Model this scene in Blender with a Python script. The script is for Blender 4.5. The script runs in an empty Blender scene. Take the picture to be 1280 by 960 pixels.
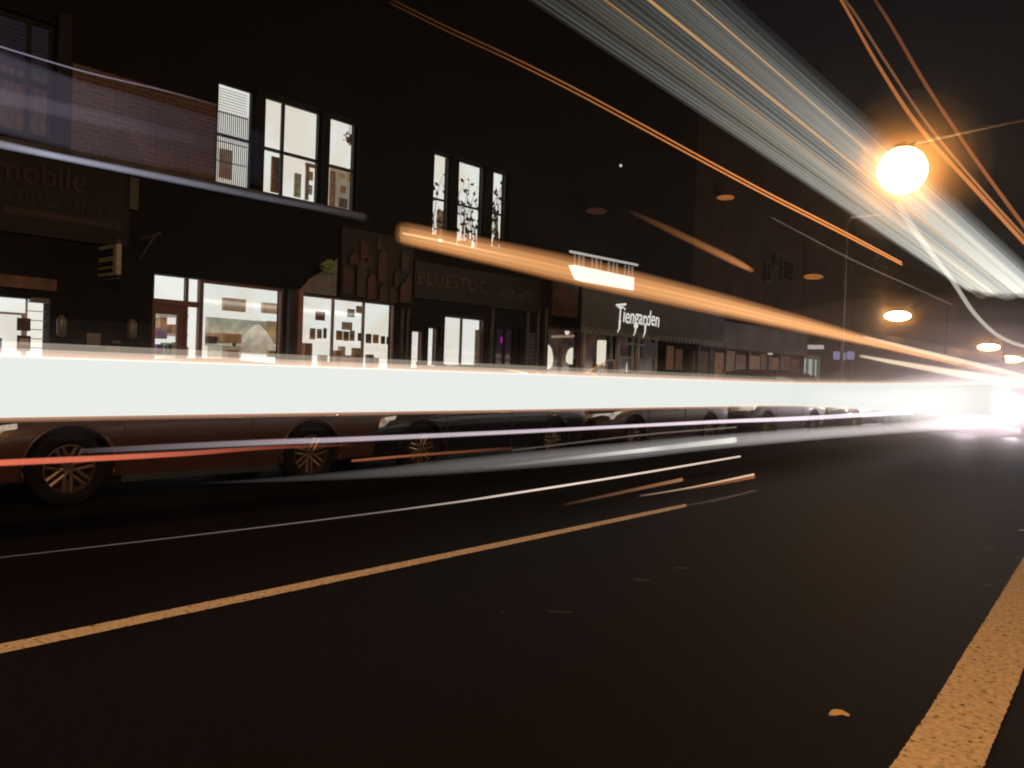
import bpy, bmesh, math, random
from mathutils import Vector, Matrix
random.seed(7)
S = bpy.context.scene
COL = S.collection
PI = math.pi

# ------------------------------------------------------------------ camera
YAW, PITCH, ROLL, FPX = math.radians(42), math.radians(-0.83), math.radians(2.06), 1000.0
CAM = Vector((0, 0, 1.35))
Fw = Vector((-math.sin(YAW) * math.cos(PITCH), math.cos(YAW) * math.cos(PITCH), math.sin(PITCH)))
Rt = Fw.cross(Vector((0, 0, 1))).normalized()
Up = Rt.cross(Fw).normalized()
R2 = Rt * math.cos(ROLL) + Up * math.sin(ROLL)
U2 = Up * math.cos(ROLL) - Rt * math.sin(ROLL)
cam_d = bpy.data.cameras.new('camera')
cam_d.sensor_width = 36; cam_d.lens = 36 * FPX / 1280
cam_d.clip_start = 0.05; cam_d.clip_end = 2000
cam = bpy.data.objects.new('camera', cam_d); COL.objects.link(cam)
M = Matrix((R2, U2, -Fw)).transposed().to_4x4(); M.translation = CAM
cam.matrix_world = M
S.camera = cam

def ray(px, py): return Fw + R2 * ((px - 640) / FPX) - U2 * ((py - 480) / FPX)
def onx(px, py, x):            # image pixel cast to a point of the vertical street-parallel plane x
    d = ray(px, py); t = (x - CAM.x) / d.x; return CAM + d * t
def onz(px, py, z=0.0):
    d = ray(px, py); t = (z - CAM.z) / d.z; return CAM + d * t
def atd(px, py, t): return CAM + ray(px, py) * t

WX = -13.5                     # facade line
def FS(px, py=440, x=WX): return onx(px, py, x).y
def FH(px, py, x=WX): return onx(px, py, x).z

# ------------------------------------------------------------------ tags
def tag(o, label=None, cat=None, group=None, kind=None):
    if label: o['label'] = label
    if cat: o['category'] = cat
    if group: o['group'] = group
    if kind: o['kind'] = kind
    return o
def empty(name, loc=(0, 0, 0), label=None, cat=None, group=None, rz=0):
    o = bpy.data.objects.new(name, None); COL.objects.link(o)
    o.location = loc; o.rotation_euler = (0, 0, rz); o.empty_display_size = .2
    return tag(o, label, cat, group)
def copy_tree(o, parent=None):
    c = o.copy(); COL.objects.link(c); c.parent = parent
    for ch in o.children: copy_tree(ch, c)
    return c

# ------------------------------------------------------------------ mesh helpers
class MB:
    def __init__(s): s.v = []; s.f = []
    def add(s, vs, fs):
        n = len(s.v); s.v += [tuple(v) for v in vs]; s.f += [tuple(i + n for i in f) for f in fs]; return s
    def box(s, x0, x1, y0, y1, z0, z1):
        x0, x1 = min(x0, x1), max(x0, x1); y0, y1 = min(y0, y1), max(y0, y1); z0, z1 = min(z0, z1), max(z0, z1)
        return s.add([(x0,y0,z0),(x1,y0,z0),(x1,y1,z0),(x0,y1,z0),(x0,y0,z1),(x1,y0,z1),(x1,y1,z1),(x0,y1,z1)],
                     [(0,3,2,1),(4,5,6,7),(0,1,5,4),(1,2,6,5),(2,3,7,6),(3,0,4,7)])
    def rbox(s, x0, x1, y0, y1, z0, z1, rx=0, ry=0, rz=0):   # box rotated about its centre
        c = Vector(((x0+x1)/2, (y0+y1)/2, (z0+z1)/2))
        t = MB().box(x0, x1, y0, y1, z0, z1)
        from mathutils import Euler
        R = Euler((rx, ry, rz)).to_matrix()
        return s.add([c + R @ (Vector(v) - c) for v in t.v], t.f)
    def tube(s, pts, rad, n=10, flat=1.0, caps=True):
        pts = [Vector(p) for p in pts]
        if not isinstance(rad, (list, tuple)): rad = [rad] * len(pts)
        rings = []
        for i, p in enumerate(pts):
            t = (pts[min(i+1, len(pts)-1)] - pts[max(i-1, 0)]).normalized()
            a = t.cross(Vector((0, 0, 1)))
            if a.length < 1e-3: a = Vector((1, 0, 0))
            a.normalize(); b = a.cross(t).normalized()
            rings.append([p + (a * math.cos(2*PI*k/n) * flat + b * math.sin(2*PI*k/n)) * rad[i] for k in range(n)])
        vs = [v for r in rings for v in r]; fs = []
        for i in range(len(pts) - 1):
            for k in range(n):
                fs.append((i*n+k, i*n+(k+1) % n, (i+1)*n+(k+1) % n, (i+1)*n+k))
        if caps:
            fs.append(tuple(range(n - 1, -1, -1))); fs.append(tuple((len(pts)-1)*n + k for k in range(n)))
        return s.add(vs, fs)
    def lathe(s, prof, n=24, axis='z', c=(0, 0, 0), closed=False):      # prof: (radius, height)
        vs = []; fs = []; m = len(prof)
        for k in range(n):
            a = 2*PI*k/n
            for r, h in prof:
                p = (r*math.cos(a), r*math.sin(a), h)
                if axis == 'x': p = (h, r*math.cos(a), r*math.sin(a))
                if axis == 'y': p = (r*math.sin(a), h, r*math.cos(a))
                vs.append((p[0]+c[0], p[1]+c[1], p[2]+c[2]))
        for k in range(n):
            k2 = (k+1) % n
            for i in range(m if closed else m-1):
                j = (i+1) % m
                fs.append((k*m+i, k2*m+i, k2*m+j, k*m+j))
        return s.add(vs, fs)
    def prism(s, poly, d0, d1, axis='x'):         # poly in the two other axes
        def P(a, b, d): return {'x': (d, a, b), 'y': (a, d, b), 'z': (a, b, d)}[axis]
        n = len(poly)
        vs = [P(a, b, d0) for a, b in poly] + [P(a, b, d1) for a, b in poly]
        fs = [tuple(range(n)), tuple(range(2*n-1, n-1, -1))] + [(i, i+n, (i+1) % n + n, (i+1) % n) for i in range(n)]
        return s.add(vs, fs)
    def ball(s, c, r, n=12, m=8, sz=1.0):
        prof = [(max(1e-4, r*math.sin(PI*i/m)), -r*sz*math.cos(PI*i/m)) for i in range(m+1)]
        return s.lathe(prof, n, 'z', c)
    def build(s, name, mat, parent=None, smooth=False, bevel=0):
        me = bpy.data.meshes.new(name); me.from_pydata(s.v, [], s.f)
        bm = bmesh.new(); bm.from_mesh(me)
        bmesh.ops.recalc_face_normals(bm, faces=bm.faces); bm.to_mesh(me); bm.free()
        if smooth:
            for p in me.polygons: p.use_smooth = True
        me.materials.append(mat)
        o = bpy.data.objects.new(name, me); COL.objects.link(o)
        if parent: o.parent = parent
        if bevel:
            b = o.modifiers.new('bevel', 'BEVEL'); b.width = bevel; b.segments = 2; b.limit_method = 'ANGLE'
        return o

# ------------------------------------------------------------------ materials
def newmat(name):
    m = bpy.data.materials.new(name); m.use_nodes = True; m.node_tree.nodes.clear(); return m, m.node_tree.nodes, m.node_tree.links
def pbr(name, col, rough=.6, metal=0, noise=.25, scale=6, bump=.0, spec=.5, coat=0, bscale=40):
    m, N, L = newmat(name)
    out = N.new('ShaderNodeOutputMaterial'); b = N.new('ShaderNodeBsdfPrincipled'); L.new(b.outputs[0], out.inputs[0])
    tc = N.new('ShaderNodeTexCoord'); nz = N.new('ShaderNodeTexNoise'); nz.inputs['Scale'].default_value = scale; nz.inputs['Detail'].default_value = 6
    L.new(tc.outputs['Object'], nz.inputs['Vector'])
    r = N.new('ShaderNodeValToRGB')
    r.color_ramp.elements[0].position = .3; r.color_ramp.elements[1].position = .7
    r.color_ramp.elements[0].color = (*[c*(1-noise) for c in col], 1); r.color_ramp.elements[1].color = (*[min(1, c*(1+noise)) for c in col], 1)
    L.new(nz.outputs['Fac'], r.inputs['Fac']); L.new(r.outputs['Color'], b.inputs['Base Color'])
    b.inputs['Roughness'].default_value = rough; b.inputs['Metallic'].default_value = metal
    b.inputs['Specular IOR Level'].default_value = spec; b.inputs['Coat Weight'].default_value = coat
    if bump:
        n2 = N.new('ShaderNodeTexNoise'); n2.inputs['Scale'].default_value = bscale; n2.inputs['Detail'].default_value = 8
        L.new(tc.outputs['Object'], n2.inputs['Vector'])
        bp = N.new('ShaderNodeBump'); bp.inputs['Strength'].default_value = bump; bp.inputs['Distance'].default_value = .02
        L.new(n2.outputs['Fac'], bp.inputs['Height']); L.new(bp.outputs[0], b.inputs['Normal'])
    return m
def brick(name, c1, c2, mortar, rough=.85, scale=1.0):
    m, N, L = newmat(name)
    out = N.new('ShaderNodeOutputMaterial'); b = N.new('ShaderNodeBsdfPrincipled'); L.new(b.outputs[0], out.inputs[0])
    tc = N.new('ShaderNodeTexCoord'); sp = N.new('ShaderNodeSeparateXYZ'); cb = N.new('ShaderNodeCombineXYZ')
    L.new(tc.outputs['Object'], sp.inputs[0]); L.new(sp.outputs['Y'], cb.inputs['X']); L.new(sp.outputs['Z'], cb.inputs['Y'])
    br = N.new('ShaderNodeTexBrick'); L.new(cb.outputs[0], br.inputs['Vector'])
    br.inputs['Scale'].default_value = scale; br.inputs['Brick Width'].default_value = .22; br.inputs['Row Height'].default_value = .075
    br.inputs['Mortar Size'].default_value = .008
    br.inputs['Color1'].default_value = (*c1, 1); br.inputs['Color2'].default_value = (*c2, 1); br.inputs['Mortar'].default_value = (*mortar, 1)
    nz = N.new('ShaderNodeTexNoise'); nz.inputs['Scale'].default_value = 1.3; nz.inputs['Detail'].default_value = 7; L.new(tc.outputs['Object'], nz.inputs['Vector'])
    mx = N.new('ShaderNodeMix'); mx.data_type = 'RGBA'; mx.blend_type = 'MULTIPLY'; mx.inputs['Factor'].default_value = .8
    rp = N.new('ShaderNodeValToRGB'); rp.color_ramp.elements[0].position = .3; rp.color_ramp.elements[0].color = (.45, .42, .42, 1); rp.color_ramp.elements[1].position = .7
    L.new(nz.outputs['Fac'], rp.inputs['Fac'])
    L.new(br.outputs['Color'], mx.inputs[6]); L.new(rp.outputs['Color'], mx.inputs[7]); L.new(mx.outputs[2], b.inputs['Base Color'])
    b.inputs['Roughness'].default_value = rough; b.inputs['Specular IOR Level'].default_value = .2
    bp = N.new('ShaderNodeBump'); bp.invert = True; bp.inputs['Strength'].default_value = .5; bp.inputs['Distance'].default_value = .01
    L.new(br.outputs['Fac'], bp.inputs['Height']); L.new(bp.outputs[0], b.inputs['Normal'])
    return m
def emis(name, col, strength=1, mottled=0, sampling=None):
    m, N, L = newmat(name)
    out = N.new('ShaderNodeOutputMaterial'); e = N.new('ShaderNodeEmission'); L.new(e.outputs[0], out.inputs[0])
    e.inputs[0].default_value = (*col, 1); e.inputs[1].default_value = strength
    if mottled:
        tc = N.new('ShaderNodeTexCoord'); nz = N.new('ShaderNodeTexNoise'); nz.inputs['Scale'].default_value = 2.2; nz.inputs['Detail'].default_value = 3
        L.new(tc.outputs['Object'], nz.inputs['Vector'])
        mr = N.new('ShaderNodeMapRange'); mr.inputs['From Min'].default_value = .35; mr.inputs['From Max'].default_value = .65
        mr.inputs['To Min'].default_value = strength * (1 - mottled); mr.inputs['To Max'].default_value = strength
        L.new(nz.outputs['Fac'], mr.inputs['Value']); L.new(mr.outputs[0], e.inputs[1])
    if sampling: m.cycles.emission_sampling = sampling
    return m
WHITE = (.83, .86, .81)
def glass(name, tint=(1, 1, 1), gloss=.06, rough=.03):
    m, N, L = newmat(name)
    out = N.new('ShaderNodeOutputMaterial'); t = N.new('ShaderNodeBsdfTransparent'); g = N.new('ShaderNodeBsdfGlossy'); x = N.new('ShaderNodeMixShader')
    t.inputs[0].default_value = (*tint, 1); g.inputs['Roughness'].default_value = rough; x.inputs[0].default_value = gloss
    L.new(t.outputs[0], x.inputs[1]); L.new(g.outputs[0], x.inputs[2]); L.new(x.outputs[0], out.inputs[0])
    return m
def trailmat(name, col, stops, additive=True, streaky=0):
    """light of a passing lamp: its brightness along the run (attribute 'run' 0..1) follows stops"""
    m, N, L = newmat(name)
    out = N.new('ShaderNodeOutputMaterial'); e = N.new('ShaderNodeEmission'); e.inputs[0].default_value = (*col, 1)
    at = N.new('ShaderNodeAttribute'); at.attribute_name = 'run'
    rp = N.new('ShaderNodeValToRGB'); els = rp.color_ramp.elements
    while len(els) < len(stops): els.new(.5)
    for el, (p, v) in zip(els, stops): v = v*.5 if additive else v; el.position = p; el.color = (v, v, v, 1)
    L.new(at.outputs['Fac'], rp.inputs['Fac'])
    bw = N.new('ShaderNodeSeparateColor'); L.new(rp.outputs['Color'], bw.inputs[0])
    L.new(bw.outputs[0], e.inputs[1])
    if additive:
        t = N.new('ShaderNodeBsdfTransparent'); a = N.new('ShaderNodeAddShader')
        L.new(t.outputs[0], a.inputs[0]); L.new(e.outputs[0], a.inputs[1]); L.new(a.outputs[0], out.inputs[0])
        m.cycles.emission_sampling = 'NONE'
    else: L.new(e.outputs[0], out.inputs[0])
    return m
def set_run(o, n, runs_per_tube):
    """store how far along its run each ring of the tubes lies"""
    me = o.data; a = me.attributes.new('run', 'FLOAT', 'POINT'); vals = []
    for rl in runs_per_tube:
        for u in rl: vals += [u] * n
    a.data.foreach_set('value', vals)

asphalt = pbr('asphalt', (.0066, .0043, .0049), .62, noise=.5, scale=24, bump=.3, spec=.04, bscale=160)
sidewalk_m = pbr('concrete', (.06, .055, .05), .9, noise=.3, scale=1.5, bump=.3)
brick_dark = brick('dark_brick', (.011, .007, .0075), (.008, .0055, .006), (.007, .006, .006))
brick_lit = brick('lit_tone_brick', (.15, .095, .08), (.11, .07, .06), (.22, .18, .16))  # lit tone of the wall brick, light put into the colour
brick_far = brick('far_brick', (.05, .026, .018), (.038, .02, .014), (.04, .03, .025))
stone_ledge = pbr('stone_ledge', (.06, .06, .075), .7, noise=.35, scale=3, bump=.3)
black_paint = pbr('black_paint', (.012, .011, .012), .5, noise=.3, spec=.3)
dark_wood = pbr('dark_wood', (.05, .024, .018), .55, noise=.3, scale=10)
red_frame = pbr('brown_frame', (.13, .06, .045), .5, noise=.2, scale=8)
sill_m = pbr('sill', (.05, .04, .045), .7)
grey_metal = pbr('grey_metal', (.14, .14, .14), .4, .3, noise=.2)
grey_post = pbr('grey_post', (.4, .38, .36), .45, noise=.2)
awning_m = pbr('awning_cloth', (.055, .055, .055), .85, noise=.2, scale=3, bump=.2)
sign_black = pbr('sign_board', (.008, .006, .007), .6, noise=.25, spec=.3)
sign_letters = pbr('sign_letters', (.065, .03, .02), .6, noise=.3)
sign_letters2 = pbr('dull_letters', (.024, .009, .011), .6, noise=.3)
brush_white = emis('lit_letters', (.75, .74, .68), 1)
room_white = emis('lit_room', WHITE, 1.0)
_N, _L = room_white.node_tree.nodes, room_white.node_tree.links
_tc = _N.new('ShaderNodeTexCoord'); _nz = _N.new('ShaderNodeTexNoise'); _nz.inputs['Scale'].default_value = .9; _nz.inputs['Detail'].default_value = 2
_r = _N.new('ShaderNodeValToRGB'); _r.color_ramp.elements[0].position = .40; _r.color_ramp.elements[0].color = (.84, .78, .67, 1); _r.color_ramp.elements[1].position = .56; _r.color_ramp.elements[1].color = (.86, .88, .82, 1)
_L.new(_tc.outputs['Object'], _nz.inputs['Vector']); _L.new(_nz.outputs['Fac'], _r.inputs['Fac'])
_L.new(_r.outputs['Color'], [n for n in _N if n.type == 'EMISSION'][0].inputs[0])
room_dim = emis('dim_room', (.10, .055, .035), .55, mottled=.7)
glass_m = glass('window_glass')
dark_glass = pbr('dark_glass', (.012, .01, .012), .06, noise=.2, spec=.6)
cream = pbr('cream_paint', (.45, .38, .28), .6, noise=.15)
tan = pbr('tan_card', (.40, .24, .12), .6, noise=.3, scale=9)
brown = pbr('brown_stuff', (.24, .12, .06), .6, noise=.4, scale=12)
greyblue = pbr('grey_blue_print', (.36, .38, .42), .6, noise=.5, scale=14)
dark_print = pbr('dark_print', (.07, .04, .035), .5, noise=.8, scale=9)
purple = pbr('purple_print', (.12, .02, .16), .5, noise=.2)
navy = pbr('navy_print', (.02, .015, .06), .5)
paper = pbr('paper', (.55, .5, .48), .7, noise=.1)
plant_m = pbr('leaves', (.16, .09, .04), .6, noise=.5, scale=20)
plant_green = pbr('pale_leaves', (.3, .4, .2), .5, noise=.5, scale=20)
yellow_paint = pbr('road_paint', (.56, .44, .30), .85, noise=.22, scale=38, bump=.12, spec=.1, bscale=220)

_rp = [n for n in yellow_paint.node_tree.nodes if n.type == 'VALTORGB'][0].color_ramp     # chips worn through the paint
_rp.elements[0].position = .37
_e = _rp.elements.new(.335); _e.color = (.05, .035, .03, 1)
# ------------------------------------------------------------------ world
W = bpy.data.worlds.new('World'); S.world = W; W.use_nodes = True
nt = W.node_tree; bg = nt.nodes['Background']
sky = nt.nodes.new('ShaderNodeTexSky'); sky.sky_type = 'NISHITA'; sky.sun_disc = False
sky.sun_elevation = math.radians(3); sky.sun_rotation = math.radians(200); sky.air_density = 1; sky.dust_density = 4
mixc = nt.nodes.new('ShaderNodeMix'); mixc.data_type = 'RGBA'; mixc.inputs['Factor'].default_value = .03
mixc.inputs[6].default_value = (.050, .034, .048, 1)
nt.links.new(sky.outputs[0], mixc.inputs[7]); nt.links.new(mixc.outputs[2], bg.inputs[0])
bg.inputs[1].default_value = .08

# ------------------------------------------------------------------ ground
def plane(name, x0, x1, y0, y1, z, mat, sub=0):
    o = MB().add([(x0,y0,z),(x1,y0,z),(x1,y1,z),(x0,y1,z)], [(0,1,2,3)]).build(name, mat); tag(o, kind='structure'); return o
plane('ground', -400, 400, -300, 700, -.02, pbr('dirt', (.03, .026, .024), .9))
plane('road', -9.95, 3.0, -60, 500, 0, asphalt)
def ladder(name, pts, mat, z):       # pts: list of (left xy, right xy)
    b = MB(); vs = []
    for l, r in pts: vs += [(l[0], l[1], z), (r[0], r[1], z)]
    b.add(vs, [(2*i, 2*i+1, 2*i+3, 2*i+2) for i in range(len(pts)-1)])
    o = b.build(name, mat); tag(o, kind='structure'); return o
# kerbs and pavements
o = MB().box(-10.1, -9.95, -60, 300, -.02, .14).build('kerb', pbr('kerb_stone', (.16, .15, .14), .8, bump=.3), bevel=.02); tag(o, kind='structure')
o = MB().box(WX - .2, -10.1, -60, 300, -.02, .136).build('pavement', sidewalk_m); tag(o, kind='structure')
o = MB().box(3.0, 7, -60, 300, -.02, .136).build('pavement', sidewalk_m); tag(o, kind='structure')

# worn painted lines: ragged edges cut in the mesh
def ragged_line(name, cl, cr, label):
    L_, R_ = [], []
    n = 260
    def interp(c, t):
        for (t0, p0), (t1, p1) in zip(c, c[1:]):
            if t <= t1: 
                k = (t - t0) / (t1 - t0); return (p0[0] + (p1[0]-p0[0])*k, p0[1] + (p1[1]-p0[1])*k)
        return c[-1][1]
    pts = []
    for i in range(n + 1):
        t = i / n; l = interp(cl, t); r = interp(cr, t)
        j = lambda: random.gauss(0, .0016)
        pts.append(((l[0] + j(), l[1] + j()), (r[0] + j(), r[1] + j())))
    return ladder(name, pts, yellow_paint, .004)
def g2(px, py): p = onz(px, py); return (p.x, p.y)
a0, a1 = g2(0, 806), g2(0, 818); 
b0, b1 = g2(858, 630), g2(858, 634)
ex = lambda p, q, k: (p[0] + (q[0]-p[0])*k, p[1] + (q[1]-p[1])*k)
ragged_line('centre_line', [(0, ex(a0, b0, -.6)), (1, b0)], [(0, ex(a1, b1, -.6)), (1, b1)], '')
le = [g2(1085, 1002), g2(1113, 960), g2(1165, 883), g2(1202, 822), g2(1240, 762), g2(1280, 696), g2(1330, 618)]
re = [g2(1212, 1000), g2(1229, 960), g2(1255, 897), g2(1280, 836), g2(1312, 768), g2(1350, 692), g2(1398, 614)]
k = [0, .12, .3, .44, .58, .76, 1]
ragged_line('lane_line', list(zip(k, le)), list(zip(k, re)), '')

# litter
def leaf_bm(w, h, bend):
    b = MB(); n = 9; top = []; bot = []
    for i in range(n):
        t = i/(n-1); x = (t-.5)*w; y = math.sin(PI*t)*h*.5*(1+.3*math.sin(9*t)); z = (.004 if bend > .005 else .001) + bend*math.sin(PI*t)
        top.append((x, y, z + (.006 if bend > .005 else .0005))); bot.append((x, -y*.8, z))
    vs = top + bot
    b.add(vs, [(i, i+1, n+i+1, n+i) for i in range(n-1)])
    b.add([(x, y, z-.002) for x, y, z in vs], [(i, i+1, n+i+1, n+i) for i in range(n-1)]); return b
p = onz(1049, 896)
o = leaf_bm(.085, .05, .012).build('fallen_leaf', pbr('dry_leaf', (.62, .42, .2), .8)); o.location = (p.x, p.y, .001); o.rotation_euler[2] = math.radians(42)
tag(o, 'dry yellow leaf lying alone on the dark asphalt in the foreground', 'leaf')
litter = [(1235, 732, .09, .02), (1273, 698, .035, .03), (1277, 663, .05, .05), (1238, 686, .09, .03), (1076, 643, .03, .02), (1263, 633, .04, .03), (1247, 622, .03, .02),
          (802, 725, .12, .05), (850, 710, .1, .04), (700, 765, .16, .03), (455, 620, .22, .07), (1140, 928, .012, .012), (1232, 705, .015, .015), (628, 766, .03, .02)]
for i, (px, py, w, h) in enumerate(litter):
    p = onz(px, py)
    big = w > .08
    o = leaf_bm(w, h, .0005).build('litter_scrap', pbr('scrap_%d' % i, (.04, .038, .036) if i != 2 else (.7, .65, .55), .7)); o.location = (p.x, p.y, .001); o.rotation_euler[2] = math.radians(42 + random.uniform(-25, 25))
    tag(o, 'small pale scrap of litter lying on the dark asphalt', 'litter', 'scraps of litter on the road')

# ------------------------------------------------------------------ text
def text_mb(txt, size, narrow=1.0, shear=0.0, extr=.01, jitter=0, drop=0):
    cu = bpy.data.curves.new('t', 'FONT'); cu.body = txt; cu.size = size; cu.shear = shear; cu.extrude = extr; cu.resolution_u = 3
    ob = bpy.data.objects.new('t', cu); COL.objects.link(ob)
    dg = bpy.context.evaluated_depsgraph_get(); me = bpy.data.meshes.new_from_object(ob.evaluated_get(dg))
    bpy.data.objects.remove(ob)
    b = MB(); xs = [v.co.x for v in me.vertices]; w = max(xs) - min(xs); x0 = min(xs)
    vs = []
    for v in me.vertices:
        x = (v.co.x - x0) * narrow; y = v.co.y
        y += jitter * math.sin((v.co.x - x0) / w * 17) + drop * (v.co.x - x0)
        vs.append((v.co.z, x, y))                # faces +X, runs along +Y
    b.add(vs, [tuple(p.vertices) for p in me.polygons]); b.w = w * narrow
    bpy.data.meshes.remove(me); return b
def put_text(txt, y0, y1, z, size, x, mat, parent, name='lettering', **kw):
    b = text_mb(txt, size, **kw); sc = (y1 - y0) / b.w
    b.v = [(vx + x, vy * sc + y0, vz + z) for vx, vy, vz in b.v]
    o = b.build(name, mat, parent); return o

# ------------------------------------------------------------------ buildings
def wall_mb(y0, y1, z0, z1, holes, x=WX, thick=.3):
    ys = sorted({y0, y1} | {min(max(v, y0), y1) for h in holes for v in h[:2]})
    zs = sorted({z0, z1} | {min(max(v, z0), z1) for h in holes for v in h[2:]})
    solid = lambda a, b: y0 <= a <= y1 and z0 <= b <= z1 and not any(h[0] < a < h[1] and h[2] < b < h[3] for h in holes)
    B = MB(); eps = 1e-4
    for i in range(len(ys)-1):
        for j in range(len(zs)-1):
            ya, yb, za, zb = ys[i], ys[i+1], zs[j], zs[j+1]
            if yb - ya < eps or zb - za < eps: continue
            cy, cz = (ya+yb)/2, (za+zb)/2
            if not solid(cy, cz): continue
            xf, xb = x, x - thick
            B.add([(xf,ya,za),(xf,yb,za),(xf,yb,zb),(xf,ya,zb)], [(0,1,2,3)])
            B.add([(xb,ya,za),(xb,yb,za),(xb,yb,zb),(xb,ya,zb)], [(3,2,1,0)])
            nb = lambda k, lst, d: (lst[k+d] + lst[k+d+1]) / 2 if 0 <= k+d < len(lst)-1 else -1e9
            if not solid(nb(i, ys, -1), cz): B.add([(xf,ya,za),(xf,ya,zb),(xb,ya,zb),(xb,ya,za)], [(0,1,2,3)])
            if not solid(nb(i, ys, 1), cz): B.add([(xf,yb,za),(xf,yb,zb),(xb,yb,zb),(xb,yb,za)], [(3,2,1,0)])
            if not solid(cy, nb(j, zs, -1)): B.add([(xf,ya,za),(xf,yb,za),(xb,yb,za),(xb,ya,za)], [(3,2,1,0)])
            if not solid(cy, nb(j, zs, 1)): B.add([(xf,ya,zb),(xf,yb,zb),(xb,yb,zb),(xb,ya,zb)], [(0,1,2,3)])
    me_o = B; return me_o
def PR(x0, ytop, x1, ybot, X=WX):       # image pixel rectangle -> (y0,y1,z0,z1) on the facade, top taken at left edge
    ym = (ytop + ybot) / 2
    y0, y1 = FS(x0, ym, X), FS(x1, ym, X)
    return [y0, y1, FH(x0, ybot, X), FH(x0, ytop, X)]
def room(r, parent, depth=2.0, mat=None, x=WX, pad=.0):
    y0, y1, z0, z1 = r; xb = x - .31
    b = MB(); y1 += depth*.62 if pad == 0 else pad; z1 += depth*(.18 if z0 < 2 else .48); xe = xb - depth
    top = r[3]
    b.add([(xe,y0,z0),(xe,y1,z0),(xe,y1,z1),(xe,y0,z1)], [(0,1,2,3)])
    b.add([(xb,y0,z0),(xe,y0,z0),(xe,y0,z1),(xb,y0,z1)], [(0,1,2,3)])
    b.add([(xb,y1,z0),(xe,y1,z0),(xe,y1,z1),(xb,y1,z1)], [(3,2,1,0)])
    b.add([(xb,y0,z0),(xb,y1,z0),(xe,y1,z0),(xe,y0,z0)], [(0,1,2,3)])
    b.add([(xb,y0,z1),(xb,y1,z1),(xe,y1,z1),(xe,y0,z1)], [(3,2,1,0)])
    b.add([(xb,y0,top),(xb,y1,top),(xb,y1,z1),(xb,y0,z1)], [(0,1,2,3)])
    return b.build('lit_room', mat or room_white, parent)
def window(r, parent, mat, bars_y=(), bars_z=(), t=.05, x=WX, inset=.12, name='window', pane=True, gm=None):
    """frame in the opening; bars_y / bars_z: mullions and rails as fractions"""
    y0, y1, z0, z1 = r; b = MB(); xf, xb = x - inset, x - inset - .07
    b.box(xb, xf, y0+.002, y0+t, z0+.002, z1-.002); b.box(xb, xf, y1-t, y1-.002, z0+.002, z1-.002)
    b.box(xb, xf, y0+t, y1-t, z0+.002, z0+t); b.box(xb, xf, y0+t, y1-t, z1-t, z1-.002)
    for f in bars_y: 
        c = y0 + (y1-y0)*f; b.box(xb+.004, xf-.004, c-t*.5, c+t*.5, z0+t, z1-t)
    for f in bars_z:
        c = z0 + (z1-z0)*f; b.box(xb+.008, xf+.008, y0+t, y1-t, c-t*.45, c+t*.45)
    o = b.build(name, mat, parent, bevel=.006)
    if pane: MB().box(xb+.02, xb+.026, y0+t*.5, y1-t*.5, z0+t*.5, z1-t*.5).build('pane', gm or glass_m, o)
    return o

# ---- building one: brick, two storeys in view, three lit sash windows upstairs
B1 = empty('brick_building', (WX, FS(250), 0), 'dark brick building at left, lit shops below, three bright sash windows above', 'building')
def loc(o, root):            # keep world placement when parented to a placed root
    o.matrix_parent_inverse = root.matrix_world.inverted(); return o
B1.location = (0, 0, 0)
yL = -12.0
yB1 = FS(506)
r_door0 = PR(-46, 366, 61, 520); r_door0[2] = .14
r_shop1 = PR(190, 341, 356, 480); r_shop1[2] = .55; r_shop1[3] = FH(190, 341)
r_d1 = PR(190, 341, 252, 480); r_d1[2] = .14; r_d1[3] = r_shop1[3]
r_p1 = PR(254, 341, 356, 480); r_p1[2] = .6; r_p1[3] = r_shop1[3]; r_p1[0] = r_d1[1]
r_shop2 = PR(376, 366, 496, 480); r_shop2[2] = .6; r_shop2[3] = FH(376, 366)
UPB, UPT = FH(270, 229), FH(275, 97)
r_u0 = [FS(-30, 95), FS(70, 95), FH(0, 160), FH(0, 8)]
r_u1 = [FS(272, 165), FS(321, 165), UPB, UPT]
r_u2 = [FS(331, 180), FS(405, 190), UPB, UPT]
r_u3 = [FS(412, 200), FS(449, 205), UPB, UPT]
holes1 = [r_door0, r_d1, r_p1, r_shop2, r_u0, r_u1, r_u2, r_u3]
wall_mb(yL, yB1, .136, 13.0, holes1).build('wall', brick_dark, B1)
# wall brick in a paler colour, painting the light seen above the ledge
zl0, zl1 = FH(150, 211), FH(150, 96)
b = MB(); b.box(WX+.003, WX+.035, r_u0[1]+.22, r_u1[0]-.05, zl0+.11, zl1); b.build('painted_lit_brick', brick_lit, B1)
b = MB(); b.box(WX+.004, WX+.14, yL, FS(452, 265), zl0-.07, zl0+.10); b.build('ledge', stone_ledge, B1, bevel=.015)
b = MB(); b.box(WX+.0, WX+.22, yL, yB1, 12.8, 13.2); b.build('cornice', black_paint, B1)
# room boxes
room(r_door0, B1, 1.4)
rr = [r_d1[0]-.05, r_shop2[1]+.05, .14, r_p1[3]+.05]; room(rr, B1, 3.2, pad=.9)
room([r_u1[0]-.3, r_u3[1]+.3, UPB-.3, UPT+.1], B1, 3.2)
room([r_u0[0], r_u0[1], r_u0[2], r_u0[3]], B1, 1.2, emis('faint_room', (.02, .018, .025), .6))
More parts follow.
